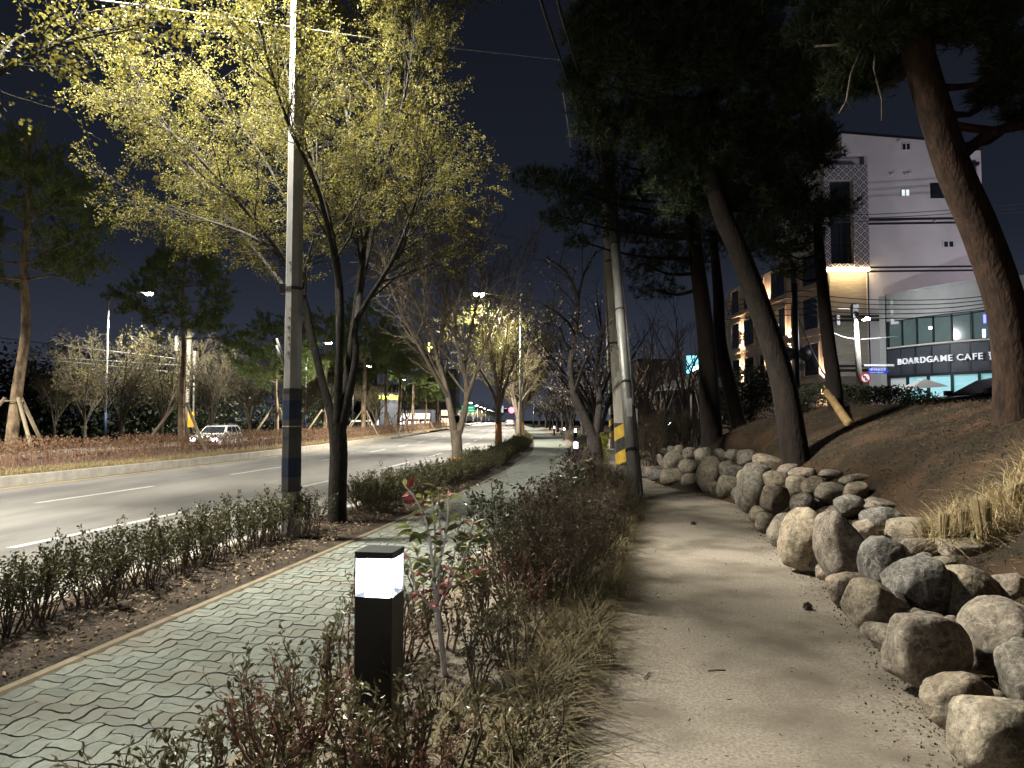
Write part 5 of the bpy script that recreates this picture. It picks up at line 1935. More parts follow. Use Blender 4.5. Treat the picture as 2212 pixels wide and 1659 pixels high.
# ---- pines
def pine(name, label, base, trunk, r0, r1, z0, spread, nb, seed, bark, needle, per=7, k=11, ln=.16, wd=.018, group=None, droop=0.0):
    rnd = random.Random(seed)
    rng = np.random.default_rng(seed)
    t = thing(name, label, "tree", base, 0, group)
    P = smooth_poly(trunk, 4)
    kk = len(P) - 1
    R_ = [r0 + (r1 - r0) * (i / kk) for i in range(kk + 1)]
    mb = MB()
    mb.tube(P, R_, 12, cap=False)
    H = P[-1].z
    br = []
    for i in range(nb):
        f = (i + rnd.random() * .8) / nb
        z = z0 + (H - z0) * f
        j = min(range(len(P)), key=lambda q: abs(P[q].z - z))
        a = i * 2.4 + rnd.gauss(0, .35)
        L = spread * (1 - .62 * f ** 1.3) * rnd.uniform(.6, 1.1)
        q = [P[j].copy()]
        for s in range(5):
            u = (s + 1) / 5
            q.append(P[j] + Vector((math.cos(a + .2 * u) * L * u, math.sin(a + .2 * u) * L * u, L * (.22 * u - .25 * u * (1 - f) + .18 * u * u) - droop * u * u + rnd.gauss(0, .03))))
        br.append((q, [max(.012, R_[j] * .38 * (1 - .8 * s / 5)) for s in range(6)]))
    tubes(mb, br, 5)
    b2 = sprout(rnd, br, 4.6, spread * .38, .8, t0=.25, rr=.5, wob=.15, trop=.05, seg=3, rmin=.008, flat=.55)
    tubes(mb, b2, 3)
    b3 = sprout(rnd, b2, 5.5, spread * .17, .8, t0=.2, rr=.5, wob=.2, trop=.12, seg=2, rmin=.005, flat=.3)
    tubes(mb, b3, 3)
    mb.build("trunk", bark, t, True)
    P3, D3 = along(rnd, b3, per, .05)
    D3 = D3 * .6 + np.array([0, 0, .7])
    link("crown", needle_mesh("crown", P3, D3, rng, ln, wd, k, .55), needle, t)
    return t


MG = "staked pines on the median"
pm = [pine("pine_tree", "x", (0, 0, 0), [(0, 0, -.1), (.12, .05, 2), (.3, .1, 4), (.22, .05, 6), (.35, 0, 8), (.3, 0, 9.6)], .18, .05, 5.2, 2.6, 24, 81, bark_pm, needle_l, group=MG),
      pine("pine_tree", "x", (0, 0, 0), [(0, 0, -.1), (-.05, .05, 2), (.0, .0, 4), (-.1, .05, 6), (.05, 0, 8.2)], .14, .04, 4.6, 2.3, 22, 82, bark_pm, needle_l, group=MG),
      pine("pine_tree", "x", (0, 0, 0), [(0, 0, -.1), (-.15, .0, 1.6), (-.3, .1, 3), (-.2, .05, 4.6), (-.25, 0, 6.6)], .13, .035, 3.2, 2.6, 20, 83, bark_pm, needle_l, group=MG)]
MP = [(24, 21.5, 0, 0, "tall pale-barked staked pine at the left edge of the median"), (395, 28.5, 1, .6, "slim staked pine between curved-arm lamp and octagonal pole"), (598, 41, 2, 2.0, "staked pine leaning just left of the octagonal pole"),
      (703, 49, 1, 3.4, "staked pine behind the forked tree trunk"), (785, 56, 0, 1.2, "staked pine in front of the cream van"), (832, 63, 1, 4.1, "staked pine right of the cream van"),
      (860, 71, 0, 5.2, "staked pine in front of the yellow sign tower"), (893, 80, 1, .4, "staked pine in front of the pink shop"), (917, 91, 2, 2.8, "second last staked pine on the median"), (946, 106, 1, 3.3, "last staked pine on the median near the junction")]
used = set()
supports = []
for i, (x, Y, v, rz, lb) in enumerate(MP):
    c = pm[v] if v not in used else copy_tree(pm[v])
    used.add(v)
    X = (x - CX) / F * Y
    c.location = (X, Y, .2)
    c.rotation_euler = (0, 0, rz)
    if i > 3:
        c.scale = (1.1, 1.1, 1.05)
    c["label"] = lb
    t = thing("tree_support", "wooden tripod stakes bracing the %s" % lb.replace("staked ", ""), "tree stakes", (X, Y, .18), 0, "tripod tree stakes on the median")
    # legs meet round the trunk
    for a in (-2.5, -.65, 1.3):
        fx_, fy_ = math.cos(a) * 1.75, math.sin(a) * 1.35
        MB().tube([(fx_, fy_, -.15), (math.cos(a) * .24 + .1 * (v == 0), math.sin(a) * .2, 1.95)], .055, 8).build("stake", wood_m, t, True)
    MB().tube([(.24 * math.cos(q) + .1 * (v == 0), .24 * math.sin(q), 1.85) for q in [k_ * .5 for k_ in range(13)]], .02, 5).build("rope", wood_m, t, True)

# ---- tall dark pines on the bank
BG_ = "tall dark pines on the bank"


def bank_pine(label, trunk_px, r0, r1, pads, seed, extra=()):
    rnd = random.Random(seed)
    rng = np.random.default_rng(seed)
    x, y, Y = trunk_px[0]
    base = at(x, y, Y)
    base.z = terr(base.x, base.y) - .05
    t = thing("pine_tree", label, "tree", base, 0, BG_)
    P = smooth_poly([Vector((0, 0, -.2))] + [at(*q) - base for q in trunk_px[1:]], 5)
    kk = len(P) - 1
    R_ = [r0 + (r1 - r0) * (i / kk) for i in range(kk + 1)]
    R_[0] *= 1.25
    mb = MB()
    mb.tube(P, R_, 16, cap=False)
    for e, ra, rb in extra:
        q = smooth_poly([at(*v) - base for v in e], 4)
        mb.tube(q, [ra + (rb - ra) * i / (len(q) - 1) for i in range(len(q))], 8, cap=False)
    PP, DD = [], []
    for (px_, py_, pY, rx, ry) in pads:
        c = at(px_, py_, pY) - base
        a, b = rx * pY / F, ry * pY / F
        d = a * .75
        j = min(range(len(P)), key=lambda q: (P[q] - c).length + (0 if P[q].z < c.z else .8))
        mid = P[j].lerp(c, .55) + Vector((0, 0, -.15))
        limb = smooth_poly([P[j], mid, c], 3)
        mb.tube(limb, [max(.02, R_[j] * .3 * (1 - .7 * i / (len(limb) - 1))) for i in range(len(limb))], 5, cap=False)
        n = int(rx * ry / 9.5)
        u = unit(rng.normal(size=(n, 3))) * (rng.random((n, 1)) ** .38)
        wob = 1 + .28 * np.sin(u[:, :1] * 7 + seed) * np.cos(u[:, 2:] * 6 + px_)
        q = u * np.array([a, d, b]) * wob + np.array(c)
        PP.append(q)
        DD.append(u * np.array([.8, .8, .4]) + np.array([0, 0, .45]))
        for _ in range(max(3, n // 60)):
            e = Vector(q[rnd.randrange(n)])
            mb.tube([c, c.lerp(e, .5) + Vector((0, 0, .05)), e], [.02, .012, .006], 4, cap=False)
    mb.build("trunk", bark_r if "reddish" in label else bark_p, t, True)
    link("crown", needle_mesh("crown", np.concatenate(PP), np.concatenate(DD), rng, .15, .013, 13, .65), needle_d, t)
    return t


bank_pine("slender dark pine behind the striped pole, crown reaching left over the cables",
          [(1540, 945, 17.5), (1532, 850, 17.5), (1524, 720, 17.5), (1505, 560, 17.4), (1490, 440, 17.3), (1440, 330, 17)], .27, .12,
          [(1165, 388, 16, 62, 26), (1225, 405, 16, 60, 42), (1222, 470, 16, 58, 30), (1295, 430, 16.3, 62, 60), (1300, 340, 16.5, 62, 48), (1340, 490, 17, 58, 36), (1385, 400, 17, 75, 70),
           (1430, 500, 17, 80, 50), (1392, 570, 17.5, 62, 34), (1480, 560, 17.8, 60, 36), (1420, 625, 18, 62, 22), (1250, 520, 16.3, 34, 16)], 91)
bank_pine("crooked dark pine left of the round evergreen bush", [(1604, 913, 21), (1575, 830, 21), (1556, 740, 21), (1552, 640, 21), (1545, 560, 21), (1540, 500, 21)], .23, .11,
          [(1540, 520, 21, 70, 40), (1600, 480, 21, 70, 50), (1500, 470, 20, 60, 40)], 92)
bank_pine("leaning dark pine rooted right behind the boulder wall", [(1725, 1003, 12.2), (1705, 900, 12.2), (1685, 800, 12.2), (1640, 660, 12.1), (1595, 540, 12), (1556, 450, 12), (1530, 330, 12), (1540, 150, 11.8)], .235, .12,
          [(1275, 60, 11, 66, 66), (1262, 165, 11.5, 50, 62), (1295, 260, 12, 66, 56), (1375, 110, 11, 100, 105), (1490, 90, 11, 110, 100), (1610, 110, 11, 115, 110), (1415, 265, 12, 105, 95), (1545, 290, 12, 115, 105),
           (1670, 290, 12, 105, 105), (1500, 400, 12.5, 105, 70), (1620, 425, 12.5, 105, 70), (1712, 430, 13, 75, 70), (1745, 150, 11, 95, 105), (1765, 310, 12.3, 50, 70), (1850, 90, 11, 80, 80), (1600, -40, 11, 160, 60), (1400, -30, 11, 150, 60)], 93)
bank_pine("small dark pine with a wooden prop below the lit building corner", [(1808, 893, 15), (1800, 820, 15), (1787, 720, 15), (1775, 600, 15), (1768, 520, 15), (1765, 460, 15)], .17, .08,
          [(1690, 540, 15, 76, 30), (1742, 495, 15, 50, 40), (1815, 447, 15, 46, 20), (1640, 510, 15, 60, 36), (1705, 584, 15, 46, 18), (1780, 450, 15, 40, 26)], 94)
bank_pine("thick reddish pine trunk leaning across the right side", [(2188, 905, 8.6), (2190, 800, 8.6), (2172, 660, 8.5), (2118, 500, 8.4), (2062, 370, 8.3), (2020, 240, 8.2), (1982, 110, 8.1), (1950, -30, 8), (1940, -160, 8)], .235, .15,
          [(1895, 60, 8, 85, 62), (1850, 170, 8.5, 75, 40), (2105, 40, 8, 105, 55), (2190, 130, 8, 70, 50), (2150, 205, 8.3, 60, 24), (1800, 40, 8.5, 90, 60), (2010, -40, 7.5, 120, 60), (2205, 250, 8.6, 40, 24), (1905, 150, 9, 50, 36)], 95,
          extra=[([(2068, 345, 8.3), (2105, 312, 8.2), (2150, 283, 8.1), (2235, 268, 8)], .075, .05), ([(2032, 265, 8.2), (2085, 275, 8.1), (2150, 283, 8.1)], .05, .05)])
# hanging dead twigs in front of the dark crown
dt = bpy.data.objects.get("pine_tree")
mb = MB()
for e, ra, rb in (([(1760, 100, 8.2), (1850, 95, 8.1), (1940, 40, 8.0), (1955, 10, 8)], .012, .03), ([(1860, 110, 8.1), (1838, 160, 8), (1828, 220, 8), (1812, 245, 8)], .014, .008), ([(1828, 220, 8), (1845, 240, 8)], .008, .006),
                  ([(1895, 60, 8), (1888, 150, 8), (1905, 215, 8), (1905, 260, 8)], .014, .007), ([(1905, 215, 8), (1935, 205, 8)], .008, .006)):
    q = [at(*v) for v in e]
    mb.tube(q, [ra + (rb - ra) * i / (len(q) - 1) for i in range(len(q))], 6)
bp_ = [o for o in bpy.data.objects if o.parent is None and o.name.startswith("pine_tree") and "thick reddish" in o.get("label", "")][0]
mb.v = [tuple(Vector(v) - bp_.location) for v in mb.v]
mb.build("dead_branch", bark_l, bp_, True)
pp = at(1810, 890, 14.9)
a_, b_ = at(1843, 936, 12.8), at(1786, 846, 14.7)
a_.z = terr(a_.x, a_.y) - .08
t = thing("wooden_prop", "weathered wooden prop log leaning against the small dark pine", "wooden prop", a_)
MB().tube([(0, 0, 0), tuple((b_ - a_) * .5), tuple(b_ - a_)], [.085, .08, .07], 9).build("log", wood_y, t, True)

# ---- masses: wood behind the far pavement, evergreen bush, dark hedges
rng = np.random.default_rng(7)


def cloud(centres, n, rng):
    cs = np.array([c[:3] for c in centres])
    rs = np.array([c[3:6] for c in centres])
    i = rng.integers(0, len(cs), n)
    u = unit(rng.normal(size=(n, 3))) * rng.random((n, 1)) ** .3
    return cs[i] + u * rs[i]


cs = [(rng.uniform(-75, -27), rng.uniform(58, 76), 0, rng.uniform(2.2, 4), 3, 0) for _ in range(75)] + [(rng.uniform(-60, -24), rng.uniform(82, 125), 0, rng.uniform(3, 5), 3, 0) for _ in range(40)]
cs = [(c[0], c[1], h_ * .45, c[3], c[4], h_ * .6) for c in cs for h_ in (rng.uniform(4, 9.5),)]
wd_ = link("dark_wood", leaf_mesh("dark_wood", cloud(cs, 42000, rng), .42, rng, .6), leaf_dark)
tag(wd_, "dark mass of woodland across the road at left", "woodland", kind='stuff')
c0 = at(1618, 830, 25)
zb = terr(c0.x, 25)
t = thing("evergreen_bush", "large round dark evergreen bush between the pine trunks", "bush", (c0.x, 25, zb))
link("foliage", leaf_mesh("foliage", cloud([(0, 0, 1.2, .95, .9, 1.25), (-.35, 0, .9, .7, .8, .95), (.4, 0, 1.6, .6, .7, .8)], 7000, rng), .09, rng, .5), leaf_dark, t)
MB().tube([(0, 0, -.1), (.05, 0, 1.0), (0, 0, 2)], [.08, .06, .03], 6).build("stem", twig_m, t, True)
t = thing("clipped_hedge", "low dark clipped hedge along the top of the bank", "hedge", (10, 16, 1.6))
n = 26000
X = rng.uniform(6.0, 17.5, n)
Yh = 15.9 + .12 * (X - 6) + rng.uniform(-.45, .45, n)
Pz = np.array([terr(a, b) for a, b in zip(X, Yh)]) + rng.random(n) ** .6 * (.50 + .05 * np.sin(X * 3))
link("foliage", leaf_mesh("foliage", np.stack([X - 10, Yh - 16, Pz - 1.6], 1), .055, rng, .55), leaf_dark, t)
mb = MB()
for i in range(60):
    a = 6 + 11 * i / 60
    mb.tube([(a - 10, 15.9 + .12 * (a - 6) - 16, terr(a, 15.9) - 1.65), (a - 9.95, 15.9 + .12 * (a - 6) - 16.05, terr(a, 15.9) - 1.25)], .012, 4)
mb.build("stems", twig_m, t)

# ---- red hedge and dry grass on the median
t = thing("median_hedge", "long rusty red hedge of dry-leaved shrubs along the median", "hedge", (0, 0, 0))
n = 46000
Yh = 12 + (rng.random(n) ** 1.5) * 108
off = rng.uniform(-12.7, -10.75, n)
hh = rng.random(n) ** .55 * (.72 + .10 * np.sin(Yh * 1.3) + .06 * np.sin(Yh * 4.1))
CY_ = np.array([C(y) for y in Yh])
top_ = hh > .42
Pm = np.stack([CY_ + off, Yh, .18 + hh], 1)
s_far = np.clip(Yh / 30, .8, 2.2)[:, None]
link("red_foliage", leaf_mesh("red_foliage", Pm[top_], .075, rng, .5), leaf_rust, t)
link("tan_foliage", leaf_mesh("tan_foliage", Pm[~top_][:9000], .07, rng, .5), leaf_tan, t)
k = rng.integers(0, n, 9000)
Ps = Pm[k].copy()
Ps[:, 2] = .16
link("stems", blade_mesh("stems", Ps, rng, .62, .016, .18, 2), twig_red, t)
n = 26000
Yh = 10 + (rng.random(n) ** 1.6) * 90
off = -10.22 - rng.random(n) ** 1.3 * .85
Pg = np.stack([np.array([C(y) for y in Yh]) + off, Yh, np.full(n, .13)], 1)
tag(link("median_grass", blade_mesh("median_grass", Pg, rng, .17, .012, .8, 2), grass_dry), "short dry straw-coloured grass along the median kerb", "grass", kind='stuff')


# ================================================================== SHRUBS AND SMALL PLANTS
def shrub_meshes(seed, H, rad, stems, leafn, leafs, asp=.5, zmin=.35, splay=.35, n2=5, jit=.012, droop=0):
    rnd = random.Random(seed)
    rg = np.random.default_rng(seed)
    st = []
    for i in range(stems):
        a = rnd.random() * 6.283
        r = rad * rnd.random() ** .6
        tx, ty = math.cos(a) * (r + splay * H * rnd.random()), math.sin(a) * (r + splay * H * rnd.random())
        h = H * rnd.uniform(.7, 1.05)
        p0 = Vector((math.cos(a) * r * .5, math.sin(a) * r * .5, -.03))
        st.append(([p0, p0.lerp(Vector((tx, ty, h)), .4) + Vector((rnd.gauss(0, .03), rnd.gauss(0, .03), 0)), p0.lerp(Vector((tx, ty, h)), .75) + Vector((rnd.gauss(0, .03), rnd.gauss(0, .03), 0)), Vector((tx, ty, h))],
                   [.0065, .005, .004, .002]))
    s2 = sprout(rnd, st, n2, H * .32, .55, t0=zmin, rr=.6, wob=.2, trop=.15, seg=3, rmin=.002)
    mb = MB()
    tubes(mb, st, 4)
    tubes(mb, s2, 3)
    P, D = along(rnd, s2 + st, leafn, jit)
    keep = P[:, 2] > H * zmin * .8
    return mb.mesh("stems", True), leaf_mesh("leaves", P[keep], leafs, rg, asp, D[keep] * .6, droop=droop)


# hedge along the near kerb, shrub by shrub
HV = [shrub_meshes(200 + i, .54, .20, 11, 9, .030, .6, .3, .3, 6) for i in range(4)]
HV2 = [shrub_meshes(220 + i, .47, .26, 13, 10, .033, .6, .25, .45, 7) for i in range(4)]
for a, b in HV + HV2:
    a.materials.append(twig_m)
    b.materials.append(leaf_hedge)
hr = random.Random(9)


def hedge_run(label, y0, y1, step, var, off, rows_=1):
    t = thing("hedge", label, "hedge", (C(y0) + off, y0, 0), 0, "hedges along the near kerb")
    y = y0
    while y < y1:
        for _ in range(rows_):
            st_, lf = hr.choice(var)
            s = link("shrub", st_, None, t, (C(y) + off + hr.uniform(-.12, .12) * (1 if rows_ == 1 else 2.4) - t.location.x, y - y0 + hr.uniform(-.08, .08), .02), hr.random() * 6)
            s.scale = (1, 1, (hr.uniform(.82, 1.1) if rows_ == 1 else hr.uniform(.66, 1.2)) * min(1.0, .88 + .03 * max(0, y - 3)))
            link("leaves", lf, None, s)
        y += step
    return t


hedge_run("sparse twiggy hedge along the road from the left edge to the octagonal pole", 3.2, 9.6, .17, HV, .62)
hedge_run("denser low hedge running away from the forked street tree", 11.4, 46, .36, HV2, .72, 2)

# azaleas in the planting bed
AZ = [shrub_meshes(300 + i, .46, .12, 9, 11, .030, .42, .25, .38, 5, .008) for i in range(5)]
for i, (a, b) in enumerate(AZ):
    a.materials.append(twig_red if i % 2 else twig_m)
    b.materials.append(leaf_azred if i == 3 else leaf_azalea)
AD = [shrub_meshes(320 + i, .60, .24, 24, 5, .024, .45, .3, .4, 9, .01) for i in range(3)]
for i, (a, b) in enumerate(AD):
    a.materials.append(twig_m)
    b.materials.append(M("leaf_bed_brown", (.06, .048, .03), (.105, .085, .05), 4, .6, rand=.45, trans=.15) if i else leaf_hedge)


def put_shrub(name, label, cat, X, Y, var, sc_, rz, group):
    t = thing(name, label, cat, (X, Y, .03), rz, group)
    t.scale = (sc_, sc_, sc_)
    link("stems", var[0], None, t)
    link("leaves", var[1], None, t)
    return t


AZP = [(-1.18, 2.45, .85), (-.98, 2.55, .85), (-.88, 2.85, 1.0), (-.72, 2.62, 1.05), (-.47, 2.68, 1.1), (-.28, 2.75, 1.05), (-.90, 3.35, 1.15), (-1.05, 3.05, .9), (-.78, 3.7, 1.2),
       (-.20, 3.95, .9), (.02, 4.25, .95), (-.42, 4.6, 1.1), (-.66, 4.3, 1.2), (.1, 4.9, 1.05), (-.2, 5.3, 1.2), (.06, 2.95, .75), (-.1, 4.6, 1.1), (-.62, 2.35, .95), (-.3, 2.4, .9)]
ar_ = random.Random(3)
for i, (X, Y, s) in enumerate(AZP):
    front = Y < 3.2
    put_shrub("azalea_shrub", "small reddish-green azalea shrub in front of the bollard light" if front else "small leafy azalea shrub behind the bollard light", "shrub", X, Y, AZ[i % 5], s, ar_.random() * 6,
              "azaleas before the bollard" if front else "azaleas behind the bollard")
k = 0
for Y in np.arange(5.8, 17.5, .55):
    a, b = C(Y) + 3.55, PL(Y) - .35
    for f in (.45, .70, .94):
        X = a + (b - a) * f + ar_.uniform(-.12, .12)
        s = ar_.uniform(.8, 1.1) * (1.0 if Y < 11 else .8)
        put_shrub("twiggy_shrub", "dense dark twiggy shrub in the bed between pavement and gravel path", "shrub", X, Y + ar_.uniform(-.15, .15), AD[k % 3], s, ar_.random() * 6, "twiggy shrubs in the bed")
        k += 1
for Y in np.arange(20.5, 60, 1.6):
    for f in (.3, .7):
        a, b = C(Y) + 3.5, PL(Y) - .3
        put_shrub("twiggy_shrub", "low twiggy shrub farther along the bed past the cherry tree", "shrub", a + min(b - a, 2.2) * f, Y, AD[k % 3], 1.0, ar_.random() * 6, "twiggy shrubs past the cherry")
        k += 1
# rounded bushes among the park trees
for i, (x, Y, s) in enumerate(((1365, 24, 2.0), (1400, 23, 2.1), (1432, 24, 2.3), (1470, 22, 2.2), (1500, 23, 1.9), (1380, 29, 2.5), (1450, 29, 2.6), (1520, 28, 2.2))):
    X = (x - CX) / F * Y
    o = put_shrub("park_bush", "leafless brown bush at the foot of the bank, %s from the left" % ("first", "third", "fifth", "sixth", "seventh", "second", "fourth", "eighth")[i], "bush", X, Y, AD[i % 3], s, i, "park bushes at the bank foot")
    o.location.z = terr(X, Y)
# yellow-green column shrub behind the cherry
p = at(1300, 1000, 21)
t = thing("column_shrub", "upright bright yellow-green shrub between cherry trunk and striped pole", "shrub", (p.x, 21, 0))
link("foliage", leaf_mesh("foliage", cloud([(0, 0, .55, .22, .22, .55), (.03, 0, .85, .16, .18, .25)], 2200, rng), .05, rng, .6), M("leaf_lime", (.16, .18, .03), (.24, .24, .05), 4, .6, rand=.3, trans=.3), t)
MB().tube([(0, 0, -.05), (0, 0, .6)], .02, 5).build("stem", twig_m, t)


# photinia sapling beside the bollard: every leaf its own piece
def leaf_piece(L, wd):
    mb = MB()
    rows_ = 5
    for i in range(rows_ + 1):
        u = i / rows_
        h = wd * .5 * math.sin(math.pi * min(1, u * .92 + .06)) ** .8 if 0 < i < rows_ else .001
        z = -.22 * L * u * u
        mb.v += [(L * u, -h, z + h * .35), (L * u, 0, z), (L * u, h, z + h * .35)]
    for i in range(rows_):
        b = 3 * i
        mb.f += [(b, b + 3, b + 4, b + 1), (b + 1, b + 4, b + 5, b + 2)]
    return mb


sb = G(962, 1474, .02)
sap = thing("photinia_sapling", "young sapling with red and green leaves right of the bollard light", "sapling", sb)
SB = [([(962, 1480, 0), (955, 1400, 0), (944, 1322, 0)], .017, .014),
      ([(944, 1325, 0), (936, 1245, -.02), (926, 1150, -.03), (905, 1090, -.04), (872, 1046, -.05)], .011, .004),
      ([(938, 1260, 0), (940, 1150, .06), (932, 1068, .1)], .008, .004), ([(938, 1260, 0), (962, 1160, -.04), (970, 1062, -.06)], .009, .005),
      ([(946, 1325, 0), (965, 1272, .03), (1002, 1205, .05), (1022, 1125, .08)], .010, .004), ([(940, 1318, 0), (900, 1275, -.05), (882, 1195, -.08)], .008, .003),
      ([(1002, 1205, .05), (1015, 1170, .0), (1036, 1150, 0)], .005, .003), ([(926, 1150, -.03), (900, 1160, -.06), (880, 1130, -.08)], .005, .003), ([(965, 1272, .03), (990, 1262, .1), (1030, 1240, .12)], .006, .003),
      ([(936, 1245, 0), (910, 1220, .05), (890, 1170, .1)], .005, .003), ([(944, 1300, 0), (952, 1190, .04), (948, 1080, .05), (945, 1052, .05)], .008, .005),
      ([(930, 1190, -.02), (916, 1110, .0), (890, 1062, .02)], .006, .003), ([(965, 1272, .03), (985, 1180, -.04), (992, 1120, -.05)], .006, .003)]
mb = MB()
brs = []
for pl, r0, r1 in SB:
    q = smooth_poly([at(x, y, sb.y + d) - sb for x, y, d in pl], 4)
    rs = [r0 + (r1 - r0) * i / (len(q) - 1) for i in range(len(q))]
    mb.tube(q, rs, 7)
    brs.append((q, rs))
mb.build("trunk", twig_pale, sap, True)
lm = []
for (L, wd, m_) in ((.062, .022, leaf_red), (.07, .026, leaf_green), (.055, .022, leaf_green), (.068, .024, leaf_red), (.06, .024, leaf_green)):
    me = leaf_piece(L, wd).mesh("leaf", True)
    me.materials.append(m_)
    lm.append(me)
lr = random.Random(17)
for q, rs in brs[1:]:
    for i in range(20):
        p, d, r = lerp_poly(q, rs, .12 + .88 * (i + lr.random()) / 20)
        low = p.z < .62
        me = lm[lr.choice((0, 3)) if lr.random() < (.62 if low else .13) else lr.choice((1, 2, 4))]
        o = link("leaf", me, None, sap, p)
        o.rotation_euler = (lr.gauss(0, .5), -lr.uniform(-.35, .8), lr.random() * 6.283)
        s = lr.uniform(.95, 1.5)
        o.scale = (s, s, s)

# darker photinia bushes farther along the bed
PH = [shrub_meshes(400 + i, 1.15, .18, 10, 9, .075, .38, .25, .3, 5, .015, .2) for i in range(2)]
for a, b in PH:
    a.materials.append(twig_m)
PH[0][1].materials.append(M("leaf_photinia_dark", (.035, .045, .025), (.06, .065, .032), 5, .4, rand=.35, trans=.15, spec=.5))
PH[1][1].materials.append(M("leaf_photinia_purple", (.05, .018, .024), (.075, .04, .035), 5, .4, rand=.4, trans=.15, spec=.5))
for i, (x, Y, s, lb) in enumerate(((1085, 6.3, .72, "dark broad-leaved photinia bush nearest the sapling"), (1160, 7.4, .70, "purple-tinged photinia bush overhanging the pavement edge"), (1205, 8.6, .80, "tall dark photinia bush before the cherry trunk"),
                                   (1240, 10.2, .85, "dark photinia bush just left of the cherry trunk"), (1125, 6.0, .55, "low purple photinia bush at the middle of the bed"))):
    put_shrub("photinia_bush", lb, "bush", (x - CX) / F * Y, Y, PH[i % 2], s, i * 1.3, "photinia bushes in the bed")

# drooping grass along the path, leaf litter, crumbs
nt_ = 300
Yt = 2.3 + rng.random(nt_) ** 1.3 * 11.5
Xt = np.array([PL(y) for y in Yt]) - np.abs(rng.normal(0, .19, nt_)) - .02 + .06 * np.sin(Yt * 3.1) + .04 * np.sin(Yt * 7.3)
n = 8400
ti = rng.integers(0, nt_, n)
Yg = Yt[ti] + rng.normal(0, .035, n)
Xg = Xt[ti] + rng.normal(0, .035, n)
tag(link("path_edge_grass", blade_mesh("path_edge_grass", np.stack([Xg, Yg, np.full(n, .02)], 1), rng, .27, .0115, 1.25, 6), grass_lir), "drooping half-dry grass along the left edge of the gravel path", "grass", kind='stuff')
n = 2600
Yg = 2.2 + rng.random(n) * 5
Xg = np.array([C(y) + 3.35 for y in Yg]) + rng.random(n) * 1.3
tag(link("bed_litter", leaf_mesh("bed_litter", np.stack([Xg, Yg, .04 + rng.random(n) * .03], 1), .05, rng, .35, np.array([[.5, .5, 0]]).repeat(n, 0)), litter_m), "dry leaves and bits littering the planting bed", "leaf litter", kind='stuff')
n = 5200
Yg = 2.6 + rng.random(n) ** 1.3 * 14
Xg = np.array([C(y) for y in Yg]) + .25 + rng.random(n) * 1.12
dd = rng.normal(size=(n, 3)) * np.array([1, 1, .25])
tag(link("verge_litter", leaf_mesh("verge_litter", np.stack([Xg, Yg, .035 + rng.random(n) * .035], 1), .038, rng, .5, dd), litter_m), "pale fallen leaves lying on the verge soil", "leaf litter", kind='stuff')
n = 2600
Yg = 2.8 + rng.random(n) ** 1.4 * 14
Xg = np.array([W(y) for y in Yg]) - np.abs(rng.normal(0, .16, n)) + .05
crumb = M("crumb_dark", (.05, .035, .025), (.12, .09, .06), 9, .95, rand=.4)
tag(link("path_crumbs", leaf_mesh("path_crumbs", np.stack([Xg, Yg, .014 + rng.random(n) * .006], 1), .017, rng, .6), crumb), "dark crumbs of soil and needles at the foot of the boulders", "debris", kind='stuff')
# turf on the bank
n = 26000
Yg = 3 + rng.random(n) ** 1.2 * 19
ug = .35 + rng.random(n) * 4.2
Xg = np.array([W(y) for y in Yg]) + ug
zg = np.array([terr(a, b) for a, b in zip(Xg, Yg)])
tag(link("bank_grass", blade_mesh("bank_grass", np.stack([Xg, Yg, zg - .005], 1), rng, .055, .007, 1.0, 2), M("grass_bank", (.026, .022, .010), (.05, .038, .018), 3, .8, rand=.5, trans=.15)), "thin brown-green turf covering the bank", "grass", kind='stuff')

n = 15000
Yg = 3 + rng.random(n) ** 1.2 * 17
Xg = np.array([W(y) for y in Yg]) + .3 + rng.random(n) * 4.0
zg = np.array([terr(a, b) for a, b in zip(Xg, Yg)])
dd = rng.normal(size=(n, 3)) * np.array([1, 1, .12])
tag(link("needle_litter", leaf_mesh("needle_litter", np.stack([Xg, Yg, zg + .008 + rng.random(n) * .012], 1), .075, rng, .09, dd, 0), M("needle_litter", (.085, .05, .028), (.15, .095, .055), 3, .85, rand=.45)), "brown pine needles strewn over the bank", "needle litter", kind='stuff')

n = 420
Yg = 2.9 + rng.random(n) ** 1.5 * 15
fr_ = rng.random(n)
Xg = np.array([PL(y) + (W(y) - PL(y)) * f for y, f in zip(Yg, fr_)])
dd = rng.normal(size=(n, 3)) * np.array([1, 1, .05])
tag(link("path_needles", leaf_mesh("path_needles", np.stack([Xg, Yg, .021 + rng.random(n) * .004], 1), .035, rng, .16, dd, 0), crumb), "scattered pine needles and crumbs on the gravel path", "needle litter", kind='stuff')
nt_ = 90
ji = rng.integers(0, NB, nt_)
tx_, ty_ = [], []
for j_ in ji:
    q_ = BL[j_]
    if q_[4] > 11:
        continue
    p_ = at(q_[0], q_[1], q_[4])
    tx_.append(p_.x + rng.normal(0, .22) + .08)
    ty_.append(p_.y + rng.normal(0, .22) + .12)
tx_, ty_ = np.repeat(tx_, 22) + rng.normal(0, .03, len(tx_) * 22), np.repeat(ty_, 22) + rng.normal(0, .03, len(ty_) * 22)
ok_ = np.array([x_ > W(y_) + .12 for x_, y_ in zip(tx_, ty_)])
tx_, ty_ = tx_[ok_], ty_[ok_]
tz_ = np.array([terr(a, b) for a, b in zip(tx_, ty_)])
tag(link("wall_weeds", blade_mesh("wall_weeds", np.stack([tx_, ty_, tz_ - .01], 1), rng, .12, .007, 1.0, 4), M("grass_weed", (.045, .045, .016), (.12, .095, .045), 3, .8, rand=.45, trans=.2)), "tufts of weeds and dry grass between the boulders", "weeds", kind='stuff')

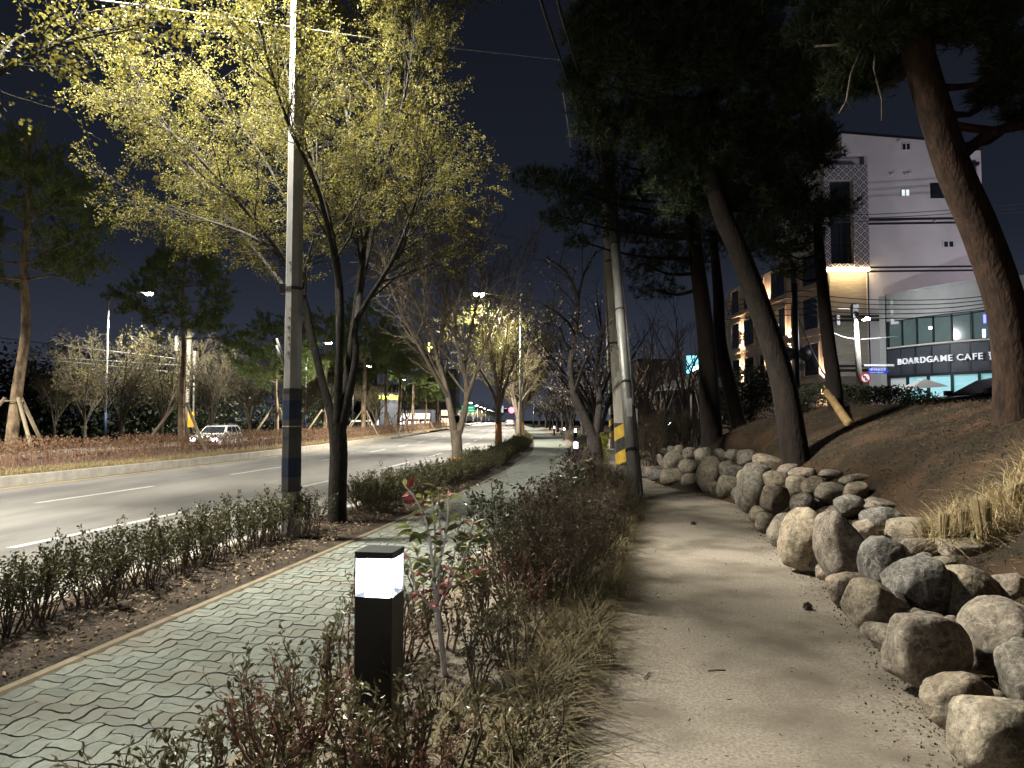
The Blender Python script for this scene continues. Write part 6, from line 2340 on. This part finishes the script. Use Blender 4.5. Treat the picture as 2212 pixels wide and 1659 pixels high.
# cut clump of dry pampas grass
pc = at(2112, 1085, 6.6)
pc.z = terr(pc.x, pc.y) - .02
t = thing("pampas_grass", "clump of dry cut pampas grass with upright stubs on the bank at right", "dry grass", pc)
gr = random.Random(77)
for (x, y, wpx, H_, tilt) in ((2034, 1066, 19, .40, .02), (2076, 1056, 20, .38, .03), (2126, 1082, 34, .46, -.03), (2180, 1075, 22, .36, .05)):
    b = at(x, y, 6.35 + gr.uniform(-.1, .15))
    b.z = terr(b.x, b.y)
    mb = MB()
    rr_ = wpx * 6.6 / F / 2
    for i in range(46):
        a, r = gr.random() * 6.283, rr_ * math.sqrt(gr.random())
        u, v = r * math.cos(a), r * math.sin(a)
        mb.tube([(u * .75, v * .75, -.04), (u * .9 + tilt * .5, v * .9, H_ * .55), (u * 1.15 + tilt, v * 1.15, H_ * gr.uniform(.95, 1.02))], [.0055, .005, .004], 4)
    mb.build("stub", straw, t, loc=b - pc)
n = 2300
th = rng.random(n) * 6.283
rr_ = rng.random(n) ** .6
Xp = pc.x + .12 + np.cos(th) * rr_ * .62
Yp = pc.y + np.sin(th) * rr_ * .42
Zp = np.array([terr(a, b) for a, b in zip(Xp, Yp)])
link("leaves", blade_mesh("leaves", np.stack([Xp - pc.x, Yp - pc.y, Zp - pc.z], 1), rng, .40, .012, .95, 6), straw, t)
# one prop frame at the foot of the bank
p = at(1385, 955, 27)
t = thing("tree_support", "thin wooden stake frame among the bushes right of the striped pole", "tree stakes", (p.x, 27, terr(p.x, 27)))
MB().tube([(.15, 0, -.1), (.15, 0, .95)], .03, 6).build("stake", wood_m, t, True)
MB().tube([(-.3, 0, -.1), (.13, 0, .93)], .03, 6).build("stake", wood_m, t, True)
# pine cones and sticks on the path
for i, (x, y, lb) in enumerate(((1548, 1452, "short twig lying in the middle of the gravel path"), (1400, 1462, "thin twig on the gravel near the grass edge"))):
    p = G(x, y, .012)
    tag(MB().tube([(-.05, 0, .008), (0, .004, .012), (.055, .012, .008)], .004, 5).build("twig", twig_m, None, True, loc=p, rz=i), lb, "twig")
for i, (x, y, lb) in enumerate(((1498, 1132, "dark pine cone at the path's left side near the poles"), (2057, 1500, "dark pine cone on the gravel beside the boulders"), (1745, 1312, "pine cone on the gravel below the standing boulder"))):
    p = G(x, y, .03)
    t = thing("pine_cone", lb, "pine cone", p)
    bmn = leaf_mesh("scales", unit(np.random.default_rng(i).normal(size=(90, 3))) * np.array([.018, .018, .022]), .02, np.random.default_rng(i), .8)
    link("scales", bmn, twig_m, t)
    MB().tube([(0, 0, -.025), (0, 0, 0), (0, 0, .025)], [.012, .02, .008], 8).build("core", twig_m, t, True)
